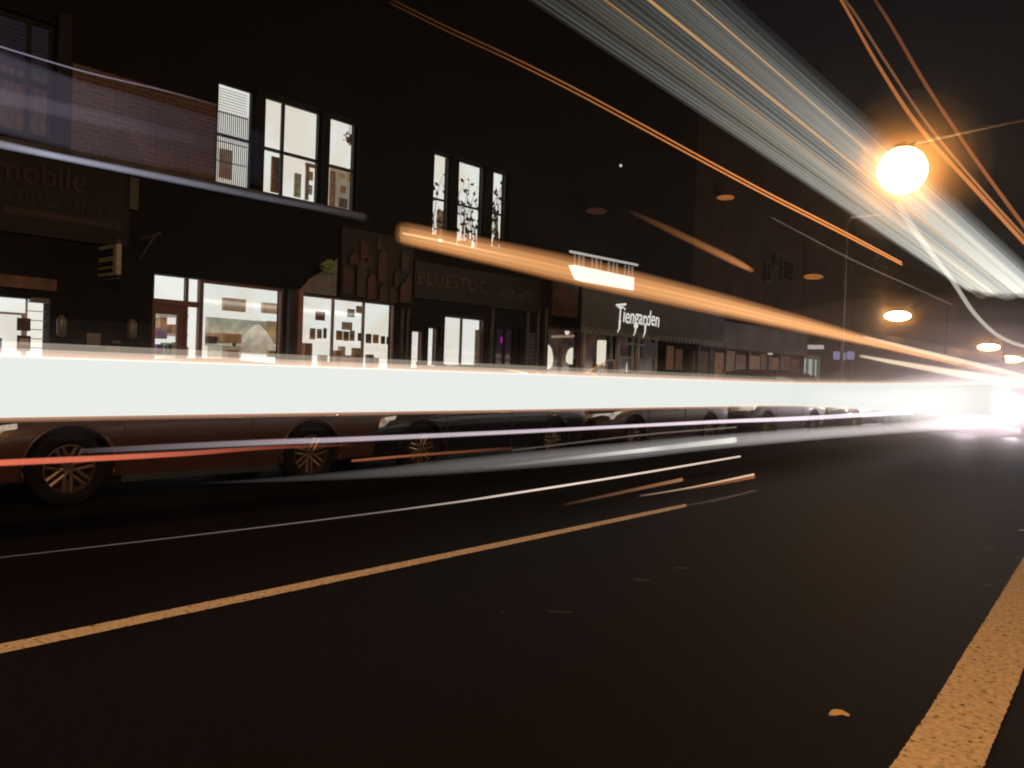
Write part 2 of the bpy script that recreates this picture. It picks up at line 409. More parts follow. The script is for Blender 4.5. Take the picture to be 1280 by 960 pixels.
# windows
window(r_u1, B1, black_paint, bars_z=(.49,), t=.05)
yf = (FS(358, 180) - r_u2[0]) / (r_u2[1] - r_u2[0])
w2 = window(r_u2, B1, black_paint, bars_y=(yf,), bars_z=(.47,), t=.06)
window(r_u3, B1, black_paint, bars_z=(.46,), t=.06)
for r in (r_u1, r_u2, r_u3):
    MB().box(WX+.002, WX+.13, r[0]-.08, r[1]+.08, UPB-.1, UPB-.004).build('window_sill', sill_m, B1, bevel=.01)
    if False: MB().box(WX+.002, WX+.05, r[0]-.1, r[1]+.1, UPT+.004, UPT+.22).build('lintel', pbr('lintel', (.009, .006, .006), .8), B1)
w0 = window(r_u0, B1, black_paint, bars_z=(.47,), bars_y=(.68,), t=.06)
MB().box(WX+.002, WX+.06, r_u0[1]+.004, r_u0[1]+.19, r_u0[2]-.05, r_u0[3]+.2).build('window_frame', black_paint, B1)
# blind behind the far left window
b = MB()
for i in range(26):
    z = r_u0[3] - .1 - i * .062
    if z < r_u0[2] + .9: break
    b.rbox(WX-.30, WX-.25, r_u0[0]+.05, r_u0[1]-.05, z, z+.006, ry=math.radians(35))
b.build('blind', pbr('blind_slats', (.12, .12, .14), .6), B1)
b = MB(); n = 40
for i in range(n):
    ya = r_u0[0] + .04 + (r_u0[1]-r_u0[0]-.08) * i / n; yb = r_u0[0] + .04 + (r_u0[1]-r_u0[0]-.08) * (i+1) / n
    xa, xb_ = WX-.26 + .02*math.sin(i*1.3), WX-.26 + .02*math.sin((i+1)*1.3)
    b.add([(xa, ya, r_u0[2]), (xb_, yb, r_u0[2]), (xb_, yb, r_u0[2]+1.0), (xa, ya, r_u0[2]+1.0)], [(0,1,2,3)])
b.build('lit_tone_curtain', pbr('lit_tone_curtain', (.22, .2, .24), .8), B1, smooth=True)  # pale sheet whose colour stands for light on the window's lower half
# first floor door of the left shop
d = window([r_door0[1]-.02-1.16, r_door0[1]-.30, .16, r_door0[3]-.22], B1, pbr('pale_door', (.5, .52, .5), .5), t=.035, name='door')
b = MB(); 
for i in range(9):
    z = FH(50, 470) + i*.14; b.box(WX-.16, WX-.13, r_door0[1]-.27, r_door0[1]-.02, z, z+.012)
b.box(WX-.165, WX-.128, r_door0[1]-.29, r_door0[1]-.268, FH(50, 470), FH(50, 470)+9*.14); b.build('vent_louvre', pbr('pale_louvre', (.6, .6, .58), .5), B1)
MB().box(WX-.1, WX+.02, r_door0[1]-.26, r_door0[1]-.01, FH(55, 379), FH(55, 373)).build('door_closer', grey_metal, B1)
# shop one front
zt = FH(190, 372) ; zt2 = FH(190, 379)
fr = MB(); xi0, xi1 = WX-.16, WX-.06
fr.box(xi0, xi1, r_d1[0], r_d1[0]+.05, .14, r_d1[3]); 
fr.box(xi0, xi1, FS(233, 420), FS(233, 420)+.05, .14, r_d1[3])
fr.box(xi0-.01, xi1+.01, r_d1[0], FS(252, 420), zt2, zt)
fr.box(xi0, xi1+.012, FS(250, 420), FS(255, 420), .14, r_d1[3])
fr.box(xi0, xi1, FS(352.5, 420), r_p1[1], .6, r_p1[3])
fr.box(xi0, xi1, FS(255, 420), FS(353, 420), r_p1[3]-.06, r_p1[3]-.002)
fr.build('shopfront_frame', red_frame, B1, bevel=.008)
yd1, yd2 = r_d1[0]+.05, FS(233, 420)
dr = MB(); dz = zt2
dr.box(xi0+.02, xi1-.02, yd1, yd1+.045, .16, dz); dr.box(xi0+.02, xi1-.02, yd2-.13, yd2, .16, dz); dr.box(xi0+.02, xi1-.02, yd1+.045, yd2-.13, dz-.16, dz); dr.box(xi0+.02, xi1-.02, yd1+.045, yd2-.13, .16, .4)
dd = dr.build('door', red_frame, B1, bevel=.006)
MB().box(xi0+.04, xi0+.046, yd1, yd2-.1, .4, dz-.1).build('pane', glass_m, dd)
MB().box(xi0+.04, xi0+.046, FS(255, 420), FS(353, 420), .6, r_p1[3]-.06).build('pane', glass_m, B1)
# shop two: front with narrow mullions, grey splayed panel above its left part
window(r_shop2, B1, pbr('pale_frame', (.25, .16, .12), .5), bars_y=(.34, .66), t=.045, inset=.1)
# pillars
for k_, (xa, xb_) in enumerate(((357, 364), (368, 374))):
    MB().box(WX+.003, WX+.12, FS(xa, 420), FS(xb_, 420), .14, r_shop2[3]+.05).build('pillar', black_paint if k_ == 0 else pbr('brown_pillar', (.22, .12, .09), .4), B1, bevel=.01)
ya, yb = FS(372, 350), FS(420, 350); z0_, z1_ = r_shop2[3]+.01, FH(420, 322)
MB().prism([(ya, z0_), (yb, z0_), (yb, z1_), (ya+.7, z0_+.55), (ya+.25, z0_+.28)], WX+.004, WX+.03).build('splay_panel', pbr('grey_panel', (.12, .115, .13), .5), B1)

# ---- signs on building one
def sign(name, y0, y1, z0, z1, mat, label, cat='sign', x=WX, t=.08, group=None):
    r = empty(name, (0, 0, 0), label, cat, group)
    MB().box(x+.004, x+.004+t, y0, y1, z0, z1).build('board', mat, r, bevel=.008); return r
y0, y1 = FS(-90, 240), FS(160, 240)
sg = sign('shop_sign', y0, y1, FH(80, 300), FH(80, 204), sign_black, 'wide black shop sign reading mobile in dull red letters under the ledge')
tx = WX + .095
put_text('mobile', FS(-8, 222), FS(104, 222), FH(50, 233), .5, tx, sign_letters2, sg)
put_text('CELLULAR PHONE', FS(8, 245), FS(140, 258), FH(70, 261), .26, tx, sign_letters2, sg)
b = MB()
for i in range(24):
    ys = FS(2, 262) + (FS(152, 275)-FS(2, 262)) * i/24
    if i % 6 != 5: b.box(tx-.01, tx+.006, ys, ys+.055, FH(75, 277), FH(75, 277)+.06+.03*random.random())
b.box(tx-.012, tx-.002, FS(2, 262), FS(150, 275), FH(75, 277)-.01, FH(75, 277)+.1); b.build('small_print', sign_letters2, sg)
MB().box(WX+.004, WX+.11, FS(159, 240), FS(170, 240), FH(160, 262), FH(160, 222)).build('light_box', pbr('dull_box', (.055, .05, .045), .6), sg)
g = sign('fascia_strip', FS(-80, 352), FS(69, 352), FH(40, 362), FH(40, 347), pbr('brown_fascia', (.12, .07, .045), .7, noise=.5, scale=5), 'dull brown fascia strip over the white shop doorway at far left', 'fascia')
# bracket
b = MB(); pA = onx(174, 301, WX); 
b.tube([(WX, FS(176, 300), FH(176, 300)), (WX+.7, FS(176, 300), FH(176, 300)+.05)], .02, 8); b.tube([(WX, FS(176, 300), FH(176, 300)-.3), (WX+.55, FS(176, 300), FH(176, 300)+.04)], .015, 8)
o = b.build('sign_bracket', grey_metal); tag(o, 'small metal bracket sticking out of the dark wall right of the blade sign', 'bracket')
# projecting blade sign
pc = onx(125, 326, WX)
ys = pc.y - .02; X0 = WX + .35
sgn = empty('blade_sign', (0, 0, 0), 'pale projecting blade sign with dark lettering bars hanging from the dark wall', 'sign')
def bladept(px, py): 
    d = ray(px, py); t = (ys - CAM.y)/d.y; q = CAM + d*t; return q
# its plane is square to the street: corners cast from image pixels
q = [bladept(*p) for p in ((106, 353), (145, 338), (145, 299), (106, 317))]
xa, xb_ = q[0].x, q[1].x
zz = lambda i: q[i].z
zc0 = (q[0].z + q[1].z)/2; zc1 = (q[2].z+q[3].z)/2
lo, hi = min(xa, xb_), max(xa, xb_)
MB().box(lo, hi, ys, ys+.08, zc0, zc1).build('board', pbr('blade_board', (.30, .29, .22), .6), sgn, bevel=.01)
hh = zc1 - zc0
for f0, f1 in ((.62, .86), (.30, .46), (.10, .22)):
    MB().box(lo+(hi-lo)*.12, hi-(hi-lo)*.1, ys-.006, ys+.001, zc0+hh*f0, zc0+hh*f1).build('dark_band', black_paint, sgn)
MB().tube([(WX, ys+.04, zc1+.05), (hi, ys+.04, zc1+.05)], .02, 8).build('arm', grey_metal, sgn)
MB().tube([(WX, ys+.04, zc0-.05), (hi, ys+.04, zc0-.05)], .015, 8).build('arm', grey_metal, sgn)
# papers and lamps on the dark wall
for i, (xa, ya_, xb_, yb_, m, lab) in enumerate(((108, 416, 125, 434, pbr('p1', (.16, .15, .16), .7), 'square grey notice taped to the dark wall'),
        (132, 432, 150, 440, pbr('p2', (.17, .11, .09), .7), 'low brownish notice on the dark wall beside the square one'),
        (140, 425, 150, 429, pbr('p3', (.1, .09, .09), .7), 'thin strip of paper above the brownish notice'))):
    MB().box(WX+.003, WX+.012, FS(xa, 430), FS(xb_, 430), FH(xa, yb_), FH(xa, ya_)).build('notice', m)
    tag(bpy.context.scene.objects[-1] if False else [o_ for o_ in COL.objects][-1], lab, 'notice')
def lantern(px, py, label, group='small wall lamps on the dark shop wall'):
    p = onx(px, py, WX+.12); r = empty('wall_lamp', tuple(p), label, 'wall lamp', group)
    MB().lathe([(.02, -.16), (.07, -.12), (.075, .1), (.03, .17)], 12, 'z').build('shade', grey_metal, r, smooth=True)
    MB().box(-.12, -.02, -.03, .03, -.05, .05).build('mount', grey_metal, r)
lantern(77, 408, 'small metal wall lamp just right of the white doorway')
lantern(165, 412, 'small metal wall lamp just left of the first shop window')

# ---- posters on the white door
def flat(name, px0, py0, px1, py1, mat, label, cat, x=WX-.09, t=.008, group=None, parent=None):
    o = MB().box(x, x+t, FS(px0, (py0+py1)/2, x), FS(px1, (py0+py1)/2, x), FH(px0, py1, x), FH(px0, py0, x)).build(name, mat, parent)
    if label: tag(o, label, cat, group)
    return o
flat('poster', 21, 397, 38, 413, dark_print, 'square black poster on the white door at far left', 'poster')
pp = flat('poster', 21, 419, 38, 439, navy, 'navy and purple poster below the black one on the white door', 'poster')
flat('purple_strip', 22, 433, 37, 438, purple, None, None, x=WX-.08, t=.004, parent=pp)
flat('grey_print', 24, 423, 36, 431, paper, None, None, x=WX-.08, t=.004, parent=pp)
flat('poster', -12, 422, 2, 441, navy, 'navy poster cut by the left edge of the picture', 'poster')

# ---- things inside shop one
IX = WX - 2.6
def inside(name, px0, py0, px1, py1, mat, label, cat, x=IX, t=.12, group=None):
    ym = (py0+py1)/2
    o = MB().box(x, x+t, FS(px0, ym, x), FS(px1, ym, x), FH(px0, py1, x), FH(px0, py0, x)).build(name, mat, None, bevel=.01)
    tag(o, label, cat, group); return o
pale = pbr('pale_shelf', (.6, .58, .5), .6, noise=.1)
inside('wall_cabinet', 277, 372, 304, 388, tan, 'tan framed board hung high on the white wall of the first shop', 'board')
inside('menu_board', 326, 378, 346, 391, tan, 'small tan board at top right of the first shop wall', 'board')
inside('tall_cupboard', 332, 401, 345, 430, pbr('oak', (.45, .30, .15), .6), 'tall tan cupboard at the right end of the first shop', 'cupboard')
inside('wall_panel', 256, 396, 330, 432, pbr('pale_green_grey', (.55, .58, .5), .7), 'pale grey green panel behind the counter of the first shop', 'panel', x=IX-.2, t=.1)
r = empty('shop_counter', (0, 0, 0), 'white counter with a tan lid in the middle of the first shop', 'counter')
MB().box(IX+.5, IX+1.1, FS(268, 440, IX+.8), FS(292, 440, IX+.8), .14, FH(275, 432, IX+1)).build('base', pale, r, bevel=.01)
MB().box(IX+.45, IX+1.15, FS(266, 440, IX+.8), FS(291, 440, IX+.8), FH(275, 428, IX+1), FH(275, 416, IX+1)).build('lid', tan, r, bevel=.02)
inside('monitor', 256, 420, 268, 429, dark_print, 'dark computer monitor left of the tan counter lid', 'monitor', x=IX+.9)
inside('bottle_crate', 279, 437, 292, 449, brown, 'dark brown crate low in the first shop window', 'crate', x=IX+1.2, t=.2)
inside('jar', 290, 428, 293, 437, dark_print, 'small dark bottle standing right of the tan counter', 'bottle', x=IX+1.0, t=.07)
inside('package', 333, 438, 345, 446, tan, 'tan carton on the floor display at right of the first shop', 'carton', x=IX+1.3)
MB_ = MB().lathe([(.45, 0), (.42, .12), (.18, .5), (.04, .62)], 20); p = onx(321, 428, IX+.8)
o = MB_.build('lamp_shade', pbr('white_shade', (.75, .75, .7), .6), None, smooth=True); o.location = (p.x, p.y, p.z-.25); tag(o, 'white cone shaped display cover right of the counter', 'cover')
# shelf seen through the door
r = empty('door_shelf', (0, 0, 0), 'pale shelf unit with goods seen through the glass door of the first shop', 'shelf')
for py in (395, 419, 446):
    MB().box(IX, IX+.5, FS(181, 420, IX), FS(221, 420, IX), FH(190, py, IX), FH(190, py, IX)+.04).build('board', pale, r)
for i in range(11):
    px = 183 + i*3.6; h = .1 + .22*random.random(); y = FS(px, 430, IX)
    m = random.choice([tan, brown, greyblue, pbr('g%d' % i, (.3, .4, .33), .5), purple if i == 1 else tan])
    zb = FH(190, random.choice((446, 446, 419)), IX) + .042
    o = MB().box(IX+.1, IX+.34, y, y+.09+.06*random.random(), zb, zb+h).build('box', m); tag(o, 'small boxed goods standing on the pale shelf behind the door', 'goods', 'goods on the shelf behind the first shop door')
inside('purple_bag', 190, 409, 205, 423, pbr('mauve', (.3, .17, .26), .6), 'mauve box on the shelf behind the glass door', 'box', x=IX+.6, t=.15)

# ---- shop two: posters and book covers in the window
JX = WX - .34
def cover(px0, py0, px1, py1, mat, label, grp='prints hung in the second shop window', x=JX):
    o = flat('print', px0, py0, px1, py1, mat, label, 'print', x=x, t=.01, group=grp); return o
cover(394, 389, 406, 400, brown, 'reddish brown print pinned alone near the top left of the window')
cover(434, 386, 443, 396, pbr('gp', (.35, .32, .28), .7), 'grey tilted print at top centre of the second shop window')
cover(445, 382, 452, 391, pbr('gp2', (.4, .34, .28), .7), 'small grey print right of the tilted one')
row = [(387, 410, 394, 424, greyblue), (396, 411, 402, 423, greyblue), (404, 410, 408, 423, dark_print), (420, 413, 428, 425, tan), (429, 414, 436, 426, brown), (437, 413, 443, 426, greyblue),
       (447, 416, 452, 426, dark_print), (457, 417, 464, 429, dark_print), (466, 418, 473, 429, tan), (476, 420, 481, 430, dark_print), (483, 421, 488, 431, dark_print)]
labs = ['grey blue print at left end of the row', 'second grey blue print of the row from the left', 'narrow dark print right of two grey blue ones', 'tan print in the middle of the row', 'brown print between a tan and a grey one',
        'grey blue print right of the brown one', 'dark print with a pale border at mid row', 'dark reddish print left of the tan one', 'tan print between dark ones near the right', 'dark narrow print second from the right end', 'dark narrow print at the right end of the row']
for (a, b_, c, d_, m), l in zip(row, labs): cover(a, b_, c, d_, m, l)
cover(427, 402, 440, 412, pbr('pb', (.55, .6, .62), .6), 'pale bluish print above the middle of the row')
for i, (px, py) in enumerate(((377, 448), (403, 447), (405, 455), (433, 447), (437, 452), (421, 441), (462, 446), (468, 450), (427, 436), (446, 438), (384, 432))):
    p = onx(px, py, JX-.3); r = .05 + .05*random.random()
    o = MB().box(p.x-.06, p.x+.06, p.y-r, p.y+r, .62, p.z+.05).build('book', random.choice([brown, tan, greyblue, purple, paper])); tag(o, 'book standing on the low display ledge in the second shop window', 'book', 'books on the second shop window ledge')
o = MB().box(JX-.6, JX-.1, r_shop2[0]+.1, r_shop2[1]-.1, .5, .62).build('display_ledge', pale); tag(o, 'pale ledge along the foot of the second shop window', 'ledge')

# ---- things upstairs
UX = WX - 1.6
r = empty('window_grille', (0, 0, 0), 'dark vertical bar grille in the lower left upstairs window', 'grille')
b = MB(); n = 17
for i in range(n):
    y = r_u1[0] + .06 + (r_u1[1]-r_u1[0]-.12)*i/(n-1)
    b.box(WX-.24, WX-.225, y-.006, y+.006, UPB+.03, UPB + (UPT-UPB)*.74)
for f in (.02, .25, .44, .72): b.box(WX-.25, WX-.235, r_u1[0]+.05, r_u1[1]-.05, UPB+(UPT-UPB)*f, UPB+(UPT-UPB)*f+.015)
b.build('bars', black_paint, r)
b = MB()
for i in range(8): b.rbox(WX-.31, WX-.26, r_u1[0]+.05, r_u1[1]-.05, UPT-.08-i*.05, UPT-.074-i*.05, ry=.5)
o = b.build('window_blind', pbr('pale_slats', (.62, .55, .45), .6)); tag(o, 'raised pale slatted blind at the top of the upstairs window with bars', 'blind')
def up(name, px0, py0, px1, py1, mat, label, cat, x=UX, t=.05, group=None): return inside(name, px0, py0, px1, py1, mat, label, cat, x, t, group)
up('chair_back', 273, 185, 289, 222, tan, 'orange brown chair seen through the barred upstairs window', 'chair')
up('door_leaf', 338, 195, 348, 240, brown, 'brown door edge at left of the middle upstairs window', 'door', x=WX-.8)
up('open_door', 381, 205, 385, 250, brown, 'brown door frame left post in the middle upstairs window', 'door frame')
up('lintel_board', 381, 203, 400, 208, brown, 'brown door head across the middle upstairs window', 'door frame')
up('picture', 384, 214, 390, 225, tan, 'tan picture beside the brown door upstairs', 'picture')
up('picture', 384, 231, 389, 243, greyblue, 'grey picture below the tan one beside the brown door upstairs', 'picture')
up('bookcase', 367, 216, 375, 246, pbr('mix', (.3, .27, .15), .6, noise=.6, scale=8), 'narrow mottled bookcase in the middle upstairs window', 'bookcase')
up('wardrobe', 411, 213, 418, 262, brown, 'brown wardrobe edge at left of the right upstairs window', 'wardrobe')
up('picture', 421, 216, 430, 222, tan, 'wide tan picture high in the right upstairs window', 'picture')
up('picture', 434, 217, 440, 227, tan, 'upright tan picture at right of the right upstairs window', 'picture')
up('picture', 425, 232, 431, 241, brown, 'small dark framed picture in the middle of the right upstairs window', 'picture')
up('picture', 423, 247, 433, 259, dark_print, 'large dark picture lowest in the right upstairs window', 'picture')
up('wall_back', 411, 205, 449, 268, pbr('beige_wall', (.5, .42, .33), .8, noise=.06), 'beige wall panel in the lower right upstairs window', 'panel', x=UX-.3)
def blob_plant(p, r, mat, n=60, name='hanging_plant', label='', cat='plant', stem=None, leaf=.05):
    root = empty(name, tuple(p), label, cat); b = MB()
    for i in range(n):
        d = Vector((random.gauss(0, 1), random.gauss(0, 1), random.gauss(0, 1))).normalized() * r * random.random()**.5
        a = Vector((random.gauss(0, 1), random.gauss(0, 1), random.gauss(0, 1))).normalized(); c = a.orthogonal().normalized() * leaf * .4; a = a * leaf
        b.add([d, d+a*.5+c, d+a, d+a*.5-c], [(0,1,2,3)])
    b.build('foliage', mat, root)
    if stem: MB().tube([(0, 0, 0), (0, 0, stem)], .008, 6).build('stem', mat, root)
    return root
blob_plant(onx(437, 173, WX-.5), .11, pbr('red_leaves', (.18, .06, .02), .6), 90, 'hanging_plant', 'small reddish plant hanging in the right upstairs window', stem=.3, leaf=.06)
blob_plant(onx(411, 334, WX+.16), .13, plant_green, 120, 'wall_plant', 'pale green plant on the grey panel above the second shop window', stem=-.35, leaf=.08)
bpy.context.view_layer.update()

# ---- building two: dark, with lit cafe doors and three upstairs windows full of plants
B2 = empty('bookshop_building', (0, 0, 0), 'dark building with a carved skyline sign, lit double doors and plant filled upper windows', 'building')
yB2 = FS(684)
U2B, U2T = FH(543, 302), FH(543, 187)
q1 = [FS(542, 240), FS(566, 240), U2B, U2T]; q2 = [FS(573, 245), FS(609, 250), U2B, U2T]; q3 = [FS(616, 255), FS(637, 260), U2B, U2T]
c1 = [FS(514.5, 440), FS(533, 440), .14, FH(515, 411)]; c2 = [FS(535, 440), FS(551, 440), .14, FH(536, 407)]; c3 = [FS(555.5, 430), FS(609, 430), .14, FH(556, 393)]
c4 = [FS(620, 440), FS(650, 440), .14, FH(620, 408)]
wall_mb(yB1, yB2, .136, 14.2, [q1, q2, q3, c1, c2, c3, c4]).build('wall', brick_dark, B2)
room([q1[0]-.1, q3[1]+.1, U2B-.1, U2T+.05], B2, 2.2); room([c1[0]-.1, c3[1]+.04, .14, c3[3]+.05], B2, 1.4, pad=.02)
room(c4, B2, 1.5, emis('violet_dark', (.02, .008, .016), .6))
for q_ in (q1, q2, q3):
    window(q_, B2, black_paint, bars_z=(.49,), t=.045)
    MB().box(WX+.002, WX+.12, q_[0]-.07, q_[1]+.07, U2B-.1, U2B-.004).build('window_sill', sill_m, B2, bevel=.01)
for c_ in (c1, c2): window(c_, B2, red_frame, t=.05, name='door')
window(c3, B2, red_frame, bars_y=(.47,), t=.045, name='door')
window(c4, B2, black_paint, bars_y=(.5,), t=.06)
# carved skyline letters: tall brown slabs in steps
sk = empty('skyline_sign', (0, 0, 0), 'dark sign board of tall stepped brown slabs like a skyline above the second shop window', 'sign')
MB().box(WX+.004, WX+.06, FS(424, 340), FS(514, 350), r_shop2[3]+.02, FH(470, 292)).build('board', sign_black, sk)
slabs = [(428, 330, 441, 366), (436, 314, 447, 330), (445, 322, 456, 370), (450, 300, 460, 322), (457, 318, 465, 334), (458, 341, 468, 374), (471, 296, 478, 312), (472, 310, 482, 352), (473, 353, 483, 376), (486, 358, 495, 378), (492, 336, 497, 358),
         (499, 350, 507, 378), (501, 312, 510, 338), (506, 343, 512, 377)]
for i, (a, b_, c, d_) in enumerate(slabs):
    X = WX+.062
    y0, y1 = FS(a, (b_+d_)/2, X), FS(c, (b_+d_)/2, X); z0, z1 = FH(a, d_, X), FH(a, b_, X)
    MB().prism([(y0, z0), (y1, z0), (y1, z1-.09), (y0+(y1-y0)*.5, z1), (y0, z1-.12)] if i % 3 else [(y0, z0), (y1, z0), (y1, z1-.12), (y0, z1)], X, X+.03+.01*(i % 3)).build('slab', pbr('slab%d' % i, (.045+.015*(i % 2), .021, .015), .7), sk)
bs = sign('shop_sign', FS(515, 345), FS(672, 365), FH(515, 372), FH(515, 325), sign_black, 'long dark sign reading BLUESTOCKINGS in dull brown letters')
X = WX+.09
put_text('BLUESTOC', FS(519, 345), FS(606, 355), FH(519, 355), .42, X, sign_letters, bs, jitter=.012)
put_text('KINGS', FS(620, 355), FS(664, 360), FH(620, 374), .34, X, pbr('dl', (.05, .026, .024), .6), bs, jitter=.03, drop=.05, shear=.3)
# dark frames around cafe
for px in (498.5, 505, 611, 655, 668, 678):
    MB().box(WX+.003, WX+.07, FS(px, 440), FS(px+2.4, 440), .14, FH(px, 385)).build('pilaster', pbr('pil%d' % int(px), (.05, .035, .032) if px < 640 else (.06, .06, .062), .5), B2)
b = MB()
for i in range(22): z = .2 + i*.1; b.box(WX+.003, WX+.03+.01*(i % 2), FS(657, 440), FS(668, 440), z, z+.085)
b.build('roller_shutter', pbr('shut', (.055, .055, .06), .5), B2)
p = onx(628, 425, WX-.4)
o = MB().ball((0,0,0), .06, sz=1.6).build('neon_lamp', emis('magenta', (.28, .01, .22), 1)); o.location = p; tag(o, 'small magenta lamp glowing in the dark doorway right of the lit doors', 'lamp')
# items in cafe door
inside('counter', 589, 450, 600, 466, tan, 'low tan counter edge inside the lit double door', 'counter', x=WX-1.6)
flat('door_notice', 593, 412, 603, 462, pbr('gd', (.32, .34, .36), .6), 'tall grey notice on the right leaf of the lit double doors', 'notice', x=WX-.2)
flat('door_notice', 520, 452, 527, 458, dark_print, 'small dark sticker low on the left narrow lit door', 'notice', x=WX-.2)
# plants upstairs: trailing stems against the lit room
def stems(q_, n, label, thick=.012):
    root = empty('window_plant', (WX-.3, (q_[0]+q_[1])/2, q_[2]+.02), label, 'plant', 'plants in the upstairs windows'); b = MB()
    wdt = (q_[1]-q_[0])/2
    for i in range(n):
        y = random.uniform(-wdt, wdt)*.9; z = .05; pts = []; a = random.uniform(-.25, .25); H = random.uniform(.5, 1.75)
        m = 7
        for k_ in range(m): t = k_/(m-1); pts.append((random.uniform(-.02, .02), y + a*t*t*1.4*H + .03*math.sin(5*t+i), z + H*t))
        b.tube(pts, [thick*(1-.7*k_/(m-1)) for k_ in range(m)], 5)
        for k_ in range(6):
            p = Vector(random.choice(pts)); L_ = .07+.1*random.random(); an = random.uniform(-1.2, 1.2); d = Vector((0, math.sin(an), math.cos(an)))*L_; c = Vector((.02, d.z*.2, -d.y*.2))
            b.add([p, p+d*.5+c, p+d, p+d*.5-c], [(0,1,2,3)])
    b.build('foliage', plant_m, root)
    MB().lathe([(.09, -.02), (.13, .18), (.12, .18), (.08, .0)], 14).build('pot', brown, root)
stems(q1, 7, 'sparse plant in the left of the three upstairs windows'); stems(q2, 18, 'leafy plant in the middle of the three upstairs windows'); stems(q3, 26, 'dense plant filling the right of the three upstairs windows', .016)
up('box', 545, 262, 558, 298, pbr('tl', (.45, .36, .24), .7, noise=.4), 'tan box at the bottom of the left upstairs window with plants', 'box', x=WX-.9)
up('box', 596, 285, 609, 300, dark_print, 'dark box at the bottom of the middle upstairs window', 'box', x=WX-.6)

# ---- building three: restaurant with awning
B3 = empty('restaurant_building', (0, 0, 0), 'dark building with a black lettered awning, grey posts and dim dining room', 'building')
yB3 = FS(862)
zt3 = FH(690, 408)
hole3 = [[FS(684, 440)+.02, FS(727, 440), .5, zt3], [FS(731, 440), FS(768, 440), .5, zt3], [FS(775, 440), FS(795, 440), .14, zt3], [FS(800, 440), FS(824, 440), .5, zt3]]
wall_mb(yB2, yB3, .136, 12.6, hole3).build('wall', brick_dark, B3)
room([hole3[0][0], hole3[3][1], .14, zt3], B3, 3.0, room_dim)
for i, h in enumerate(hole3): window(h, B3, grey_post if i else red_frame, bars_z=(.72,) if i == 2 else (), t=.07, inset=.05, name='door' if i == 2 else 'window')
AX = WX + 1.0
aw = empty('awning', (0, 0, 0), 'long dark grey awning lettered Tiengarden in white brush script', 'awning')
y0a, y1a = FS(727, 400, AX), FS(905, 420, AX)
zT, zB = FH(727, 352, AX), FH(727, 408, AX)
b = MB().prism([(WX+.004, zT+.25), (AX, zT-.05), (AX, zB+.0), (AX-.02, zB), (AX-.02, zT-.07), (WX+.004, zT+.22)], y0a, y1a, 'y')
b.build('canvas', awning_m, aw)
b = MB(); n = 34
for i in range(n):
    ya = y0a + (y1a-y0a)*i/n; yb = ya + (y1a-y0a)/n*.86
    b.add([(AX-.005, ya, zB), (AX-.005, yb, zB), (AX-.005, yb, zB-.14), (AX-.005, (ya+yb)/2, zB-.19), (AX-.005, ya, zB-.14)], [(0,1,2,3,4)])
b.build('valance', pbr('valance', (.12, .12, .12), .8), aw)
b = MB()
for y in (y0a+.02, y1a-.02): b.tube([(WX, y, zT+.2), (AX-.03, y, zT-.1), (AX-.03, y, zB)], .02, 8)
b.build('frame', grey_metal, aw)
XT = AX+.012
tt = text_mb('Tiengarden', .62, extr=.006, shear=.1)
yt0, yt1 = FS(772, 395, XT), FS(824, 400, XT); sc = (yt1-yt0)/tt.w; z0t = FH(772, 402, XT)
lets = put_text('Tiengarden', yt0, yt1, z0t, .62, XT, brush_white, aw, extr=.006, shear=.12, jitter=.015)
b = MB()                     # brush tails of the lettering
for f, l in ((.055, .30), (.43, .34), (.66, .36)):
    y = yt0 + (yt1-yt0)*f; b.tube([(XT+.004, y, z0t+.05), (XT+.004, y-.02, z0t-l*.6), (XT+.004, y-.10, z0t-l)], [.03, .022, .008], 6)
b.tube([(XT+.004, yt0-.08, z0t+.44), (XT+.004, yt0+.35, z0t+.5)], [.03, .035], 6)
b.build('brush_strokes', brush_white, aw)
# lit sign box above the awning
ls = empty('light_box', (0, 0, 0), 'bright white light box with a ladder of dark uprights standing above the awning', 'light box')
XS = WX+.5
y0s, y1s = FS(718, 330, XS), FS(793, 345, XS)
zb_, zm_, zt_ = FH(722, 351, XS), FH(718, 331, XS), FH(713, 313, XS)
MB().prism([(y0s, zm_), (y0s+.35, zb_-.02), (y1s, zb_+.02), (y1s, zm_-.02)], XS-.2, XS).build('lit_face', emis('light_box_white', WHITE, 1), ls)
b = MB()
for i in range(15):
    if i % 4 == 3: continue
    y = y0s + .05 + (y1s-y0s-.1)*i/14; b.box(XS-.05, XS-.02, y-.02-.015*(i % 3), y+.02+.02*(i % 2), zm_-.01, zt_-.06)
b.build('uprights', emis('dull_uprights', (.16, .12, .10), 1), ls)
MB().tube([(XS-.04, y0s-.15, zt_-.02), (XS-.04, y1s+.2, zt_+.02)], .035, 8).build('top_tube', emis('dim_tube', (.42, .4, .36), 1), ls)
MB().box(WX, XS-.2, y0s+.3, y0s+.4, zm_-.05, zm_).build('bracket', grey_metal, ls); MB().box(WX, XS-.2, y1s-.4, y1s-.3, zm_-.05, zm_).build('bracket', grey_metal, ls)
# orange panel left of the awning
flat('wall_panel', 690, 352, 721, 394, pbr('rust_panel', (.16, .07, .03), .6, noise=.6, scale=3), 'rusty orange wall panel between the two shop signs', 'panel', x=WX+.01, t=.05)
